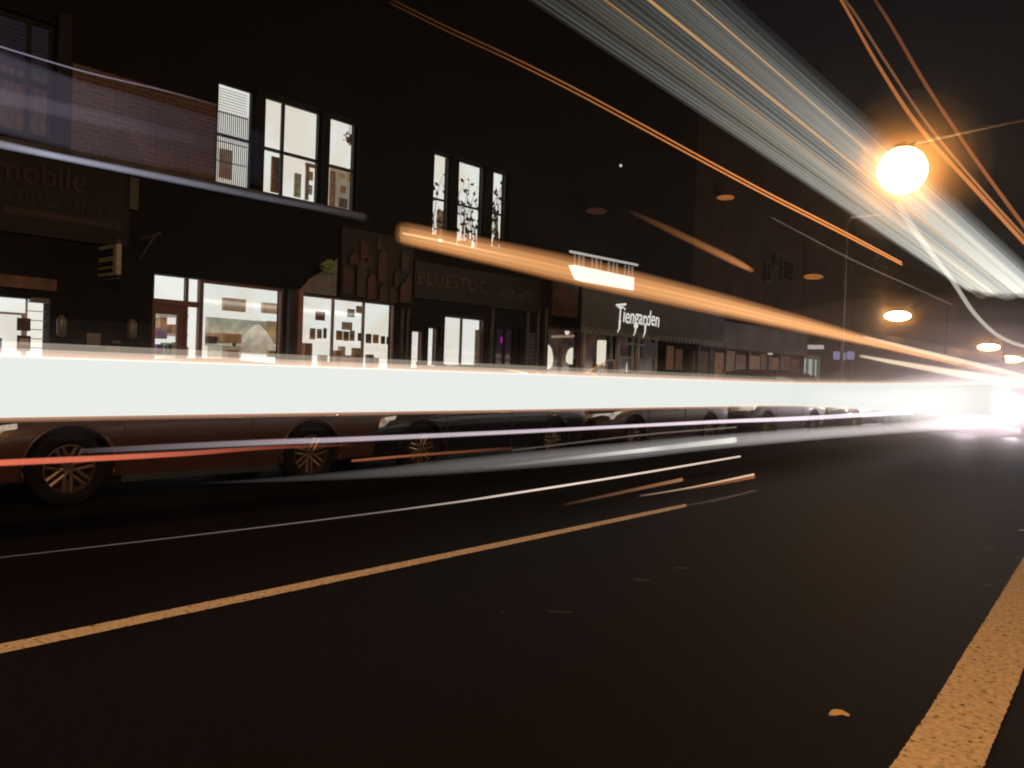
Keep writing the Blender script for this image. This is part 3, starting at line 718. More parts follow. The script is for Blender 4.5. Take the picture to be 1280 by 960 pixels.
# posts in front of the restaurant
for px, w_, lab in ((728.5, 2.8, 'left of the three pale grey posts under the awning'), (772, 3.5, 'middle pale grey post under the awning'), (797, 2.8, 'right pale grey post under the awning')):
    X = WX+.3; y = FS(px, 440, X)
    o = MB().box(X-.05, X+.05, y-.05, y+.05, .136, zB+.1).build('awning_post', grey_post, None, bevel=.01); tag(o, lab, 'post', 'posts under the awning')
MB().box(WX+.24, WX+.28, FS(774, 440), FS(796, 440), FH(772, 431), FH(772, 431)+.07).build('crossbar', grey_post, B3)
# lanterns
warm = emis('lantern_light', (.85, .78, .62), 1)
for i, (px, py, w_, h_, lab) in enumerate(((684, 446, .16, .34, 'tall narrow lit lantern at the left end of the restaurant'), (715, 445, .17, .24, 'small rounded lit lantern in the first restaurant window'), (756, 441, .30, .37, 'large square lit lantern in the second restaurant window'), (789, 457, .15, .36, 'leaning warm lantern near the restaurant door'))):
    p = onx(px, py, WX-.7); r = empty('lantern', tuple(p), lab, 'lantern', 'lanterns in the restaurant')
    if i == 2: MB().box(-.1, .1, -w_, w_, -h_, h_).build('shade', warm, r, bevel=.04)
    else: MB().lathe([(w_*.4, -h_), (w_, -h_*.7), (w_*1.05, 0), (w_*.7, h_*.7), (.03, h_)], 16).build('shade', warm, r, smooth=True)
    MB().tube([(0, 0, h_), (0, 0, h_+.5)], .008, 6).build('cord', black_paint, r)
p = onx(709, 414, WX-.3); o = MB().ball((0, 0, 0), .07, sz=1.5).build('spot_lamp', warm); o.location = p; tag(o, 'tiny bright spot lamp high in the first restaurant window', 'lamp')
o = MB().tube([onx(690, 421, WX-.3), onx(722, 420, WX-.3)], .035, 8).build('tube_light', emis('dull_tube', (.28, .2, .13), 1)); tag(o, 'dull warm tube light under the restaurant lintel', 'lamp')
o = MB().tube([onx(732, 466, WX-.15), onx(768, 447, WX-.15)], .022, 8).build('rope_light', emis('orange_rope', (.5, .2, .06), 1)); tag(o, 'thin orange light line slanting up across the second restaurant window', 'light line')
o = MB().tube([onx(732, 466, WX-.12), onx(756, 470, WX-.12)], .022, 8).build('rope_light', emis('orange_rope2', (.5, .2, .06), 1)); tag(o, 'thin orange light line running down from the slanting one', 'light line')
r = empty('menu_stand', (0, 0, 0), 'small framed menu stand in front of the second restaurant window', 'menu stand')
X = WX+.5; y0, y1 = FS(756.5, 459, X), FS(766, 459, X); z0, z1 = FH(756, 470, X), FH(756, 450, X)
MB().box(X, X+.03, y0, y1, z0, z1).build('panel', pbr('slate', (.06, .07, .09), .4), r)
b = MB(); b.box(X+.03, X+.05, y0-.04, y0+.03, .136, z1+.03); b.box(X+.03, X+.05, y1-.03, y1+.04, .136, z1+.03); b.box(X+.03, X+.05, y0+.03, y1-.03, z1-.03, z1+.03); b.build('frame', grey_post, r)
flat('notice', 802, 427, 820, 446, grey_metal, 'grey framed notice right of the restaurant door', 'notice', x=WX+.02, t=.03)

# ---- buildings further along
B4 = empty('shuttered_building', (0, 0, 0), 'brown lit row of closed shop panels beyond the restaurant awning', 'building')
yB4 = FS(1000, 450)
wall_mb(yB3, yB4, .136, 11.0, []).build('wall', brick_far, B4)
zt4 = FH(862, 434)
MB().box(WX+.003, WX+.35, yB3+.05, yB4-.1, zt4+.05, zt4+1.0).build('fascia', pbr('fascia4', (.07, .06, .055), .7, noise=.4, scale=1), B4, bevel=.02)
edges = [830, 842, 855, 865, 885, 892, 905, 918, 932, 936, 950, 962, 975, 988, 999]
cols = [(.30, .18, .08), (.12, .06, .035), (.16, .14, .18), (.14, .08, .05), (.06, .04, .04), (.38, .22, .11), (.24, .14, .08), (.18, .11, .08), (.04, .03, .03), (.34, .2, .11), (.2, .12, .09), (.28, .17, .1), (.2, .11, .08), (.22, .13, .1)]
for i, (a, b_) in enumerate(zip(edges, edges[1:])):
    if FS(a) < yB3: continue
    MB().box(WX+.003, WX+.05+.012*(i % 3), FS(a), FS(b_)-.06, .14, zt4 - .1*(i % 2)).build('panel', pbr('pan%d' % i, cols[i % len(cols)], .6, noise=.3, scale=4), B4)
for px in (868, 903, 932, 957, 972):
    MB().box(WX+.06, WX+.16, FS(px), FS(px+1.5), .14, zt4+.5).build('post', grey_metal, B4)
for (a, b_, c, d_, m, lab) in ((832, 432, 841, 462, tan, 'tan panel just right of the awning end'), (843, 436, 852, 462, brown, 'brown panel beside the tan one')):
    flat('wall_panel', a, b_, c, d_, m, lab, 'panel', x=WX+.02, t=.03)
o = MB().box(WX+.2, WX+.28, FS(953.5), FS(957.5), FH(954, 443), FH(954, 417)).build('lit_tube_sign', emis('tube_sign', (.5, .47, .4), 1)); tag(o, 'narrow upright lit tube sign above the brown panels', 'light')
# upper storey hints
for (a, b_, c, d_) in ((955, 325, 962, 352), (966, 318, 971, 335), (975, 322, 990, 350)):
    window([FS(a, (b_+d_)/2), FS(c, (b_+d_)/2), FH(a, d_), FH(a, b_)], B4, pbr('rw', (.03, .016, .012), .6), x=WX+.22, t=.08, gm=dark_glass)

B5 = empty('corner_building', (0, 0, 0), 'brown building with a tall bluish lit doorway near the glare', 'building')
yB5 = FS(1064, 455)
h5 = [FS(1005, 460), FS(1029, 460), .14, FH(1005, 443)]
wall_mb(yB4+.05, yB5, .136, 9.5, [h5]).build('wall', brick_far, B5)
room(h5, B5, 1.5, emis('cool_room', (.38, .46, .44), 1))
window(h5, B5, pbr('cool_frame', (.5, .5, .5), .5), bars_y=(.33, .66), t=.16)
pale_blue = emis('pale_blue_sign', (.20, .2, .34), 1)
for i, (a, c) in enumerate(((1007, 1011), (1013, 1019), (1022, 1027))):
    MB().box(WX+.003, WX+.1, FS(a, 435), FS(c, 435), FH(a, 436), FH(a, 431)).build('sign_letter', emis('cool_letters%d' % i, (.45, .42, .42), 1), B5)
for (a, c, l) in ((1036, 1049, 'wide pale blue lit sign right of the lit doorway'), (1053, 1060, 'narrow pale blue lit sign beside the wide one')):
    o = MB().box(WX+.2, WX+.3, FS(a, 445), FS(c, 445), FH(a, 449), FH(a, 439)).build('lit_sign', pale_blue); tag(o, l, 'sign')
B6 = empty('far_building', (0, 0, 0), 'long low brown building fading into the glare at the street end', 'building')
wall_mb(yB5+.1, 150, .136, 8.0, []).build('wall', brick_far, B6)
o = MB().box(WX+.004, WX+.5, yB5+.4, 140, 3.4, 3.9); o.build('fascia', pbr('f6', (.2, .13, .09), .7), B6)
o = MB().box(-60, 30, 155, 175, 0, 12).build('end_building', brick_far); tag(o, 'dark block closing the far end of the street', 'building')
# buildings opposite, behind the camera side of the street
o = MB().box(7, 16, -60, 150, 0, 11).build('opposite_building', brick_dark); tag(o, 'dark building row on the near side of the street', 'building')

# ------------------------------------------------------------------ parked cars
def carpaint(name, col, metal=.1, rough=.35): return pbr(name, col, rough, metal, noise=.06, scale=3, coat=.2, spec=.3)
tyre_m = pbr('tyre', (.006, .005, .005), .95, noise=.2, spec=.1); chrome = pbr('chrome', (.6, .55, .5), .15, 1, noise=.05); rim_m = pbr('alloy', (.09, .06, .045), .4, .6, noise=.1)
trim_m = pbr('black_trim', (.012, .012, .012), .5); headl = pbr('lamp_glass', (.7, .68, .62), .08, .4, noise=.3, scale=30, coat=1); tail_m = pbr('tail_glass', (.25, .01, .01), .2, coat=1)
plate_m = pbr('plate', (.55, .38, .3), .5); car_glass = pbr('car_glass', (.01, .01, .012), .04, coat=1)
def interp(tab, x):
    for (x0, *a), (x1, *b_) in zip(tab, tab[1:]):
        if x <= x1:
            t = max(0, (x-x0)/(x1-x0)); t = t*t*(3-2*t) if False else t
            return [p+(q_-p)*t for p, q_ in zip(a, b_)]
    return list(tab[-1][1:])
def wheel(parent, x, y, r, side):
    root_t = MB().lathe([(r*.66, -.09), (r*.93, -.10), (r, -.07), (r, .07), (r*.93, .10), (r*.66, .09)], 40, 'x', (0, 0, 0), closed=True).build('wheel', tyre_m, parent, smooth=True)
    root_t.location = (x, y, r)
    s = side
    rim = MB()
    rim.lathe([(r*.67, -.08), (r*.67, .085*1), (r*.63, .088), (r*.61, .06), (r*.60, -.07)], 40, 'x', closed=True)
    rim.lathe([(.001, .055), (r*.15, .06), (r*.17, .045), (r*.17, -.0), (.001, 0)], 20, 'x')
    for k_ in range(7):
        a = 2*PI*k_/7 + .2
        for da in (-.14, .14):
            c, sn = math.cos(a), math.sin(a)
            w0, w1 = .018, .022
            p0 = Vector((.05, c*r*.12 - sn*da*.2, sn*r*.12 + c*da*.2)); p1 = Vector((.058, math.cos(a+da)*r*.63, math.sin(a+da)*r*.63))
            rim.tube([p0, p1], [w0, w1], 6)
    rim.lathe([(.001, -.03), (r*.6, -.03), (r*.6, -.05), (.001, -.05)], 30, 'x')
    if s < 0: rim.v = [(-a, b_, c) for a, b_, c in rim.v]
    o = rim.build('rim', rim_m, root_t, smooth=False)
    return root_t
def make_car(name, paint, label, L=4.6, Wd=1.78, H=1.42, fw=.92, rw=3.62, r=.32, suv=False, group='cars parked along the far kerb'):
    root = empty(name, (0, 0, 0), label, 'car', group)
    hw = Wd/2; belt = .92 if not suv else 1.05
    # stations along the length: y, half width scale, z bottom, z belt (hood/boot line)
    st = [(0, .80, .34, .60), (.06, .88, .24, .66), (.2, .95, .2, .72), (.5, .985, .19, .80), (1.0, 1.0, .19, .86), (1.45, 1.0, .19, .91), (2.2, 1.0, .19, .93), (3.2, 1.0, .19, .95), (3.8, .99, .2, .98), (4.2, .97, .22, .985), (4.5, .92, .26, .96), (4.56, .88, .34, .88), (4.6, .84, .4, .80)]
    k_ = L/4.6; dz = belt-.92
    N = 46; secs = []
    for i in range(N+1):
        y = 4.6*i/N if 0 < i < N else (0 if i == 0 else 4.6)
        ws, zb, zt_ = interp(st, y); zt_ += dz*min(1, y/.6) 
        w = hw*ws; h = zt_-zb
        # half section from bottom centre to top centre
        half = [(0, zb), (w*.80, zb), (w*.95, zb+.05), (w*.985, zb+h*.30), (w, zb+h*.55), (w*.995, zb+h*.74), (w*.965, zb+h*.88), (w*.90, zb+h*.97), (w*.7, zt_+.012), (w*.35, zt_+.03), (0, zt_+.036)]
        sec = [(x, y*k_, z) for x, z in half] + [(-x, y*k_, z) for x, z in half[-2:0:-1]]
        secs.append(sec)
    b = MB(); n = len(secs[0]); vs = [v for s_ in secs for v in s_]
    fs = [(i*n+j, i*n+(j+1) % n, (i+1)*n+(j+1) % n, (i+1)*n+j) for i in range(N) for j in range(n)]
    fs += [tuple(range(n)), tuple(N*n+j for j in range(n))]
    b.add(vs, fs); body = b.build('body', paint, root, smooth=True)
    cut = MB()
    for wy in (fw, rw):
        for sd in (1, -1):
            c = MB().lathe([(.001, 0), (r+.055, 0), (r+.055, .34), (.001, .34)], 36, 'x', (0, wy, r+.01)); 
            c.v = [((hw-.28+a) * sd, b_, cc) for a, b_, cc in c.v]; cut.add(c.v, c.f)
    co = cut.build('cutter', trim_m)
    md = body.modifiers.new('b', 'BOOLEAN'); md.operation = 'DIFFERENCE'; md.object = co; md.solver = 'EXACT'
    dg = bpy.context.evaluated_depsgraph_get(); me = bpy.data.meshes.new_from_object(body.evaluated_get(dg)); body.modifiers.clear(); body.data = me
    bpy.data.objects.remove(co)
    for p in me.polygons: p.use_smooth = True
    try: me.set_sharp_from_angle(angle=math.radians(35))
    except Exception: pass
    # arch lips
    for wy in (fw, rw):
        for sd in (1, -1):
            pts = [((hw-.012)*sd, wy+math.cos(a)*(r+.06), r+.01+math.sin(a)*(r+.06)) for a in [math.radians(-15+210*i/20) for i in range(21)]]
            MB().tube(pts, .018, 6).build('arch_lip', paint, root, smooth=True)
    # cabin
    y0, y1, y2, y3 = [v*k_ for v in ((1.28, 2.0, 3.25, 4.12) if not suv else (1.2, 1.85, 3.9, 4.5))]
    zb = belt-.03; zt_ = H
    ring = []
    for (y, z, w) in ((y0, zb, hw*.86), (y0+(y1-y0)*.5, (zb+zt_)/2+.03, hw*.80), (y1-.1, zt_-.06, hw*.70), (y1+.25, zt_-.01, hw*.68), ((y1+y2)/2, zt_, hw*.68), (y2, zt_-.03, hw*.67), (y2+(y3-y2)*.35, zt_-.12, hw*.66), (y2+(y3-y2)*.7, (zb+zt_)/2-.02, hw*.73), (y3, zb, hw*.80)):
        ring.append((y, z, w))
    vs = []; 
    for y, z, w in ring:
        wb = hw*.92
        vs += [(wb if zb < z-.05 else w, y, zb), (w, y, z-.02), (w*.5, y, z+.012), (-w*.5, y, z+.012), (-w, y, z-.02), (-wb if zb < z-.05 else -w, y, zb)]
    m = 6; fs = [(i*m+j, i*m+j+1, (i+1)*m+j+1, (i+1)*m+j) for i in range(len(ring)-1) for j in range(m-1)]
    cab = MB().add(vs, fs).build('windows', car_glass, root, smooth=True)
    try: cab.data.set_sharp_from_angle(angle=math.radians(30))
    except Exception: pass
    vs = []; rr = ring[2:7]
    for y, z, w in rr: vs += [(w+.012, y, z-.045), (w+.004, y, z-.008), (w*.5, y, z+.026), (-w*.5, y, z+.026), (-w-.004, y, z-.008), (-w-.012, y, z-.045)]
    MB().add(vs, [(i*6+j, i*6+j+1, (i+1)*6+j+1, (i+1)*6+j) for i in range(4) for j in range(5)]).build('roof', paint, root, smooth=True)
    pil = MB()
    for sd in (1, -1):
        pil.tube([(sd*hw*.88, y0+.02, zb), (sd*hw*.71, y1-.1, zt_-.05)], .035, 6)
        pil.tube([(sd*hw*.925, (y1+y2)/2, zb), (sd*hw*.70, (y1+y2)/2+.05, zt_-.04)], .035, 6)
        pil.tube([(sd*hw*.88, y3-.12, zb), (sd*hw*.68, y2+.2, zt_-.08)], .05, 6)
    pil.build('pillars', paint, root)
    hs = Wd/2
    for sd in (1,):
        for (ya, yb) in ((1.35*k_, (y1+y2)/2), ((y1+y2)/2, y3-.35)):
            X = hw*1.0
            b = MB(); b.box(X-.012, X+.0035, ya, ya+.008, .28, belt-.08); b.build('door_seam', trim_m, root)
            MB().rbox(X-.02, X+.03, yb-.30, yb-.12, belt-.16, belt-.13).build('door_handle', chrome, root, bevel=.01)
        MB().box(hw-.02, hw+.012, fw+.5, rw-.5, .44, .49).build('side_moulding', trim_m, root, bevel=.008)
        MB().box(hw-.03, hw+.006, fw+.45, rw-.45, .19, .25).build('sill_trim', trim_m, root)
        MB().tube([(hw*.975, .9, belt-.115), (hw*.995, 2.2, belt-.065), (hw*.985, 4.0*k_, belt-.045)], .006, 6).build('waist_strip', chrome, root)
    for sd in (1, -1):
        mr = MB().ball((sd*(hw+.08), y0+.35, belt+.07), .09, sz=.75).build('mirror', paint, root, smooth=True)
        hl = MB(); 
        prof = [(.0, .48), (.0, .62), (.10, .69), (.40, .755), (.52, .765), (.42, .67), (.12, .60)]
        # wraparound head lamp: follows the nose corner
        vs = []
        for t in range(9):
            u = t/8; y = .0 + .5*u**1.6; x = hw*(.48 + .46*min(1, u*1.6)) ; zlo = .56+dz*.8 + .08*u; zhi = .665+dz*.8 + .09*u
            if u > .8: zlo = zhi-.05
            vs += [(sd*(x+.012), y-.02*(1-u), zlo), (sd*(x+.004), y-.012*(1-u), zhi)]
        for j in range(8): hl.add([vs[2*j], vs[2*j+1], vs[2*j+3], vs[2*j+2]], [(0,1,2,3)])
        for j in range(8): hl.add([Vector(v)+Vector((-sd*.03, .04, 0)) for v in (vs[2*j], vs[2*j+1], vs[2*j+3], vs[2*j+2])], [(3,2,1,0)])
        hl.build('headlight', headl, root, smooth=True)
        MB().box(sd*hw*.62, sd*hw*.87, L-.04, L+.012, .68+dz, .84+dz).build('tail_light', tail_m, root, bevel=.01)
        MB().lathe([(.001, -.03), (.05, -.03), (.055, 0), (.001, .01)], 14, 'y', (sd*hw*.6, .035, .38)).build('fog_lamp', headl, root)
    g = MB(); g.box(-hw*.42, hw*.42, -.012, .03, .52, .65+dz); gr = g.build('grille', trim_m, root, bevel=.01)
    g = MB(); 
    for z in (.545, .58, .615): g.box(-hw*.40, hw*.40, -.024, -.010, z, z+.012)
    g.build('grille_bars', chrome, gr)
    MB().box(-hw*.55, hw*.55, .0, .05, .27, .36).build('lower_intake', trim_m, root, bevel=.01)
    MB().box(-.16, .16, -.03, -.012, .42, .51).build('number_plate', plate_m, root)
    MB().box(-.16, .16, L-.005, L+.012, .55, .65).build('number_plate', plate_m, root)
    for wy in (fw, rw):
        for sd in (1, -1): wheel(root, sd*(hw-.11), wy, r, sd)
    return root

NEARX = -7.75
def car_at(root, ynose, nearx=NEARX, Wd=1.78): root.location = (nearx - Wd/2, ynose, 0)
w1y, w2y = FS(88, 590, NEARX), FS(390, 580, NEARX)
print('wheels', w1y, w2y, 'base', w2y-w1y, 'ground y at front', onz(88, 632), 'B1 heights', r_shop1, UPB, UPT, 'AWN', zT, zB)
c1_ = make_car('parked_car', carpaint('bronze_paint', (.042, .019, .012)), 'bronze sedan parked at far left behind the white light band', fw=.92, rw=.92+(w2y-w1y), L=4.75, r=.335, H=1.36)
car_at(c1_, w1y-.92)
c2y = FS(458, 530, NEARX)
c2_ = make_car('parked_car', carpaint('black_paint_car', (.012, .010, .014), .2, .12), 'black sedan with a shining headlight behind the bronze sedan', L=4.6); car_at(c2_, c2y)
c3y = FS(757, 520, NEARX)
c3_ = make_car('parked_car', carpaint('brown_paint_car', (.035, .018, .014)), 'brown car with bright headlight, third from the left along the kerb'); car_at(c3_, c3y)
c4_ = make_car('parked_car', carpaint('violet_black', (.02, .012, .03)), 'dark violet car, fourth from the left along the kerb', suv=True, H=1.62); car_at(c4_, c3y+5.4)
for i, (cc, lab) in enumerate(((c2_, 'black car, fifth from the left along the kerb'), (c3_, 'brown car, sixth from the left along the kerb'), (c2_, 'black car, seventh from the left along the kerb'))):
    q_ = copy_tree(cc); q_['label'] = lab; q_.location.y = c3y + 5.4*(i+2)+.3

# cars added to carry the lamps that feed the glare
for yy_, en_, lab_ in ((28.2, 320, 'approaching car added to carry headlights inside the white glare'), (35.5, 420, 'second added car, carrying more headlights deeper in the white glare')):
    oc = copy_tree(c3_); oc['label'] = lab_; oc['group'] = 'cars added to carry the glare headlights'; oc.location = (-5.5, yy_, 0)
    for sx in (-.62, .62):
        l = bpy.data.lights.new('added_headlamp_light', 'POINT'); l.energy = en_*1.3; l.color = (1, .86, .93); l.shadow_soft_size = .3
        o = bpy.data.objects.new('added_headlamp', l); COL.objects.link(o); o.location = (sx, -.4, .72); o.parent = oc  # lamp added ahead of the car to brighten the glare
# ------------------------------------------------------------------ street lamps
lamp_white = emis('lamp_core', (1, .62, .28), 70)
lamp_far = emis('lamp_core_far', (1, .6, .26), 30)
def halo_mist_at(p, r, dens, col, sx=1, sz=1, sy=1):  # volume added to give lamps and glare their halo
    m, N, L = newmat('halo_mist'); oo = N.new('ShaderNodeOutputMaterial'); vv = N.new('ShaderNodeVolumePrincipled')
    vv.inputs['Color'].default_value = (*col, 1); vv.inputs['Density'].default_value = dens; L.new(vv.outputs[0], oo.inputs['Volume'])
    b = MB().ball((0, 0, 0), r, 32, 20); b.v = [(x*sx, y*sy, z*sz) for x, y, z in b.v]
    o = b.build('halo_mist', m, None, smooth=True); o.location = p; tag(o, kind='stuff')
lamp_pole = pbr('lamp_pole', (.03, .022, .02), .7, 0, spec=.2)
def lamp_light(p, power, col, r=.3):
    l = bpy.data.lights.new('street_light', 'POINT'); l.energy = power; l.color = col; l.shadow_soft_size = r
    o = bpy.data.objects.new('street_light', l); COL.objects.link(o); o.location = p; return o
def street_lamp(p, base_xy, rad, label, power, col=(1, .5, .17), sz=.85, armr=.03):
    root = empty('street_lamp', (base_xy[0], base_xy[1], 0), label, 'street lamp', 'street lamps'); bx, by = base_xy
    q_ = Vector(p) - Vector((bx, by, 0)); zt_ = q_.z + rad*sz
    MB().lathe([(.16, 0), (.16, .25), (.09, .35), (.075, zt_*.5), (.055, zt_+.1)], 14).build('pole', lamp_pole, root, smooth=True)
    MB().tube([(0, 0, zt_), (q_.x*.3, q_.y*.3, zt_+.5), (q_.x*.7, q_.y*.7, zt_+.35), (q_.x, q_.y, zt_+.04)], armr, 8).build('arm', lamp_pole, root, smooth=True)
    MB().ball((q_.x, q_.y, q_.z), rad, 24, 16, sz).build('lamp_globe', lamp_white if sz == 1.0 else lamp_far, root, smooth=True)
    MB().lathe([(rad*.5, 0), (rad*.4, .08), (.04, .14)], 16, 'z', (q_.x, q_.y, q_.z+rad*sz*.93)).build('cap', lamp_pole, root, smooth=True)
    if power:
        l = lamp_light(Vector((q_.x, q_.y, q_.z)) if sz == 1.0 else Vector((q_.x, q_.y, q_.z-rad*sz-.15)), power, col, rad+.02 if sz == 1.0 else .25); l.parent = root; l.name = 'bulb'
    return root
LP = atd(1128, 213, 15.5)  # globe made wider than a lamp head, its shape takes in the bloom
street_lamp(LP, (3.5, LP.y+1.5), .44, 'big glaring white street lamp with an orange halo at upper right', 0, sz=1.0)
P2 = atd(1122, 395, 41)
street_lamp(P2, (-10.6, P2.y), .62, 'oval street lamp glowing orange below the big one', 0, sz=.40)
P3 = atd(1236, 434, 50); street_lamp(P3, (-10.6, P3.y), .62, 'small far street lamp above the glare, left of the last one', 0, sz=.35)
P4 = atd(1262, 449, 62); street_lamp(P4, (3.5, P4.y), .9, 'far street lamp just above the glare at the right edge', 0, sz=.28)
# the lamp over the near kerb that lights the foreground
lamp0 = street_lamp((2.2, -.5, 7.4), (4.0, -.5), .3, 'street lamp above the near kerb beside the viewer', 0)
ls0 = bpy.data.lights.new('bulb', 'SPOT'); ls0.energy = 2600; ls0.color = (1, .53, .22); ls0.spot_size = math.radians(125); ls0.spot_blend = 1; ls0.shadow_soft_size = .2
lo0 = bpy.data.objects.new('bulb', ls0); COL.objects.link(lo0); lo0.location = (2.2-4.0, 0, 7.0); lo0.rotation_euler = (Vector((-6.5, 4.0, -.5)) - Vector((2.2, -.5, 7.0))).to_track_quat('-Z', 'Y').to_euler(); lo0.parent = lamp0
print('lamps', LP, P2, P3, P4)
for r_, d_ in ((1.45, .012), (1.2, .022), (.95, .03), (.72, .035)): halo_mist_at(LP + R2*.12 + U2*.05, r_, d_, (1, .58, .26))
for P_ in (P2, P3, P4):
    for r_, d_ in ((2.8, .012), (1.9, .02), (1.2, .03)): halo_mist_at(P_, r_, d_, (1, .66, .36), sz=.45)
for r_, d_ in ((6.0, .008), (4.8, .014), (3.6, .022), (2.6, .035), (1.8, .06), (1.1, .09)):
    halo_mist_at(Vector((-5.5, 27.2, .85)), r_, d_, (1, .88, .93), sy=2.6, sz=.5)
# thin old pole at (1055) with a short arm
pb = onz(1053, 560, .14); 
X = -10.4; yq = FS(1054, 400, X); ztop = FH(1060, 262, X)
r = empty('thin_pole', (X, yq, 0), 'thin dark lamp post with a short curved arm before the light swath', 'lamp post')
MB().tube([(0, 0, .13), (0, 0, ztop*.93), (.1, .15, ztop), (.3, .5, ztop+.35)], [.07, .05, .045, .04], 10).build('pole', pbr('dim_pole', (.10, .07, .06), .6), r, smooth=True)
MB().tube([(.05, .1, ztop*.965), (.9, .9, ztop*.99)], .05, 8).build('arm', pbr('pale_arm', (.4, .36, .3), .6), r)

# dim orange blurs high on the buildings, built as glowing blobs on arms
dimo = emis('dim_orange', (.30, .10, .025), 1); dimo2 = emis('dim_orange_b', (.16, .06, .02), 1)
for (px, py, a, bb, rot, m, lab) in ((907, 247, .30, .07, -.2, dimo, 'small orange glowing blob high on the dark facade'), (1016, 346, .42, .11, -.05, dimo, 'oval dim orange glowing blob on the brown building'), (745, 264, .3, .07, -.1, emis('faint_o', (.035, .014, .01), 1), 'faint orange glowing blob above the light box')):
    p = onx(px, py, WX+.25); r = empty('wall_lamp', tuple(p), lab, 'wall lamp')
    MB().ball((0, 0, 0), a, 16, 10, bb/a).build('lens', m, r, smooth=True)
    MB().tube([(-.24, 0, 0), (-.05, 0, 0)], .03, 8).build('arm', lamp_pole, r)
p = onx(776, 207, WX+.1); o = MB().ball((0,0,0), .04).build('tiny_lamp', emis('tiny', (.6, .6, .6), 1)); o.location = p; tag(o, 'tiny white lamp alone on the black upper wall', 'lamp')

# ------------------------------------------------------------------ light streaks
def resample(pts, n):
    out = []; m = len(pts)-1
    for i in range(n):
        t = i/(n-1)*m; k_ = min(int(t), m-1); f = t-k_
        p0 = pts[max(k_-1, 0)]; p1 = pts[k_]; p2 = pts[k_+1]; p3 = pts[min(k_+2, m)]
        out.append(tuple(.5*((2*b_)+(-a+c)*f+(2*a-5*b_+4*c-d)*f*f+(-a+3*b_-3*c+d)*f**3) for a, b_, c, d in zip(p0, p1, p2, p3)))
    return out
def streak(path, lat, col, stops, label, width=None, shells=((1, 1),), group=None, cat='light streak', n=40, additive=True, flat=1.0, parent=None, name='light_streak', latend=None):
    """path: image pixels (px,py,width_px); each point set at its distance from the viewer on the lane line `lat`.
    nested soft shells of the same trail carry its falloff"""
    P = resample(path, n); pts = []; rad = []
    for i, (px, py, w) in enumerate(P):
        L_ = lat if latend is None else lat + (latend-lat)*i/(n-1)
        q_ = onx(px, py, -L_); pts.append(q_); rad.append(max(.002, w*.5*(Fw.dot(q_-CAM))/FPX))
    b = MB(); NS = 14; runs = []
    for sc_, _ in shells: b.tube(pts, [r_*sc_ for r_ in rad], NS, flat); runs.append([i/(n-1) for i in range(n)])
    per = 1.0/len(shells)
    st = [(p_, v*per) for p_, v in stops]
    m = trailmat('trail', col, st, additive)
    o = b.build(name, m, parent, smooth=True); set_run(o, NS, runs)
    if not parent: tag(o, label, cat, group)
    return o
GR = 'light streaks left by passing traffic'
SOFT = ((1, 1), (.84, 1), (.66, 1), (.42, 1))
# A. the broad white band, an upright ribbon of light at bumper height in the far lane
LA = 5.4
band = empty('light_band', (-LA, 0, 0), 'broad solid white band of headlight streaks running the length of the street', 'light streak', GR)
zA0, zA1 = FH(640, 512, -LA), FH(640, 466.5, -LA)
print('band', zA0, zA1)
ysA = [-6 + 96*(i/60)**1.6 for i in range(61)]
def ribbon(z0f, z1f, xc, t, mat, parent, name='streak_core'):
    b = MB(); NS = 16; runs = []
    vs = []
    for i, y in enumerate(ysA):
        z0, z1 = z0f(y), z1f(y); zc, hz = (z0+z1)/2, (z1-z0)/2
        for k_ in range(NS):
            a = 2*PI*k_/NS; c, s_ = math.cos(a), math.sin(a)
            vs.append((xc + t*math.copysign(abs(c)**.5, c), y, zc + hz*math.copysign(abs(s_)**.35, s_)))
    fs = [(i*NS+k_, i*NS+(k_+1) % NS, (i+1)*NS+(k_+1) % NS, (i+1)*NS+k_) for i in range(60) for k_ in range(NS)]
    b.add(vs, fs + [tuple(range(NS)), tuple(60*NS+k_ for k_ in range(NS))])
    o = b.build(name, mat, parent, smooth=True); set_run(o, NS, [[i/60 for _ in (0,)] for i in range(61)])
    o.location.x = LA    # parent sits at -LA
    return o
core = emis('headlight_white', WHITE, 1)
lo_ = lambda y: zA0 - max(0, y-13)*.028
hi_ = lambda y: zA1 + max(0, y-13)*.012
ribbon(lo_, hi_, -LA, .05, core, band)
f1 = trailmat('fringe', (1, .55, .35), [(0, .16), (1, .16)]); f2 = trailmat('fringe_beige', (1, .85, .68), [(0, .30), (.25, .22), (.42, .05), (1, .03)])
for e_ in (.012, .026, .042): ribbon(lambda y: lo_(y)-e_*.7, lambda y: hi_(y)+e_, -LA, .03, f1, band, 'streak_fringe')
for e_ in (.045, .085): ribbon(lambda y: zA0+.05, lambda y: hi_(y)+e_, -LA, .035, f2, band, 'streak_fringe')
f3 = trailmat('fringe_glow', (1, .72, .6), [(0, .002), (.3, .004), (.45, .03), (1, .12)])
for e_ in (.05, .08, .12, .17, .24): ribbon(lambda y: lo_(y)-e_*.6, lambda y: hi_(y)+e_, -LA, .04, f3, band, 'streak_fringe')
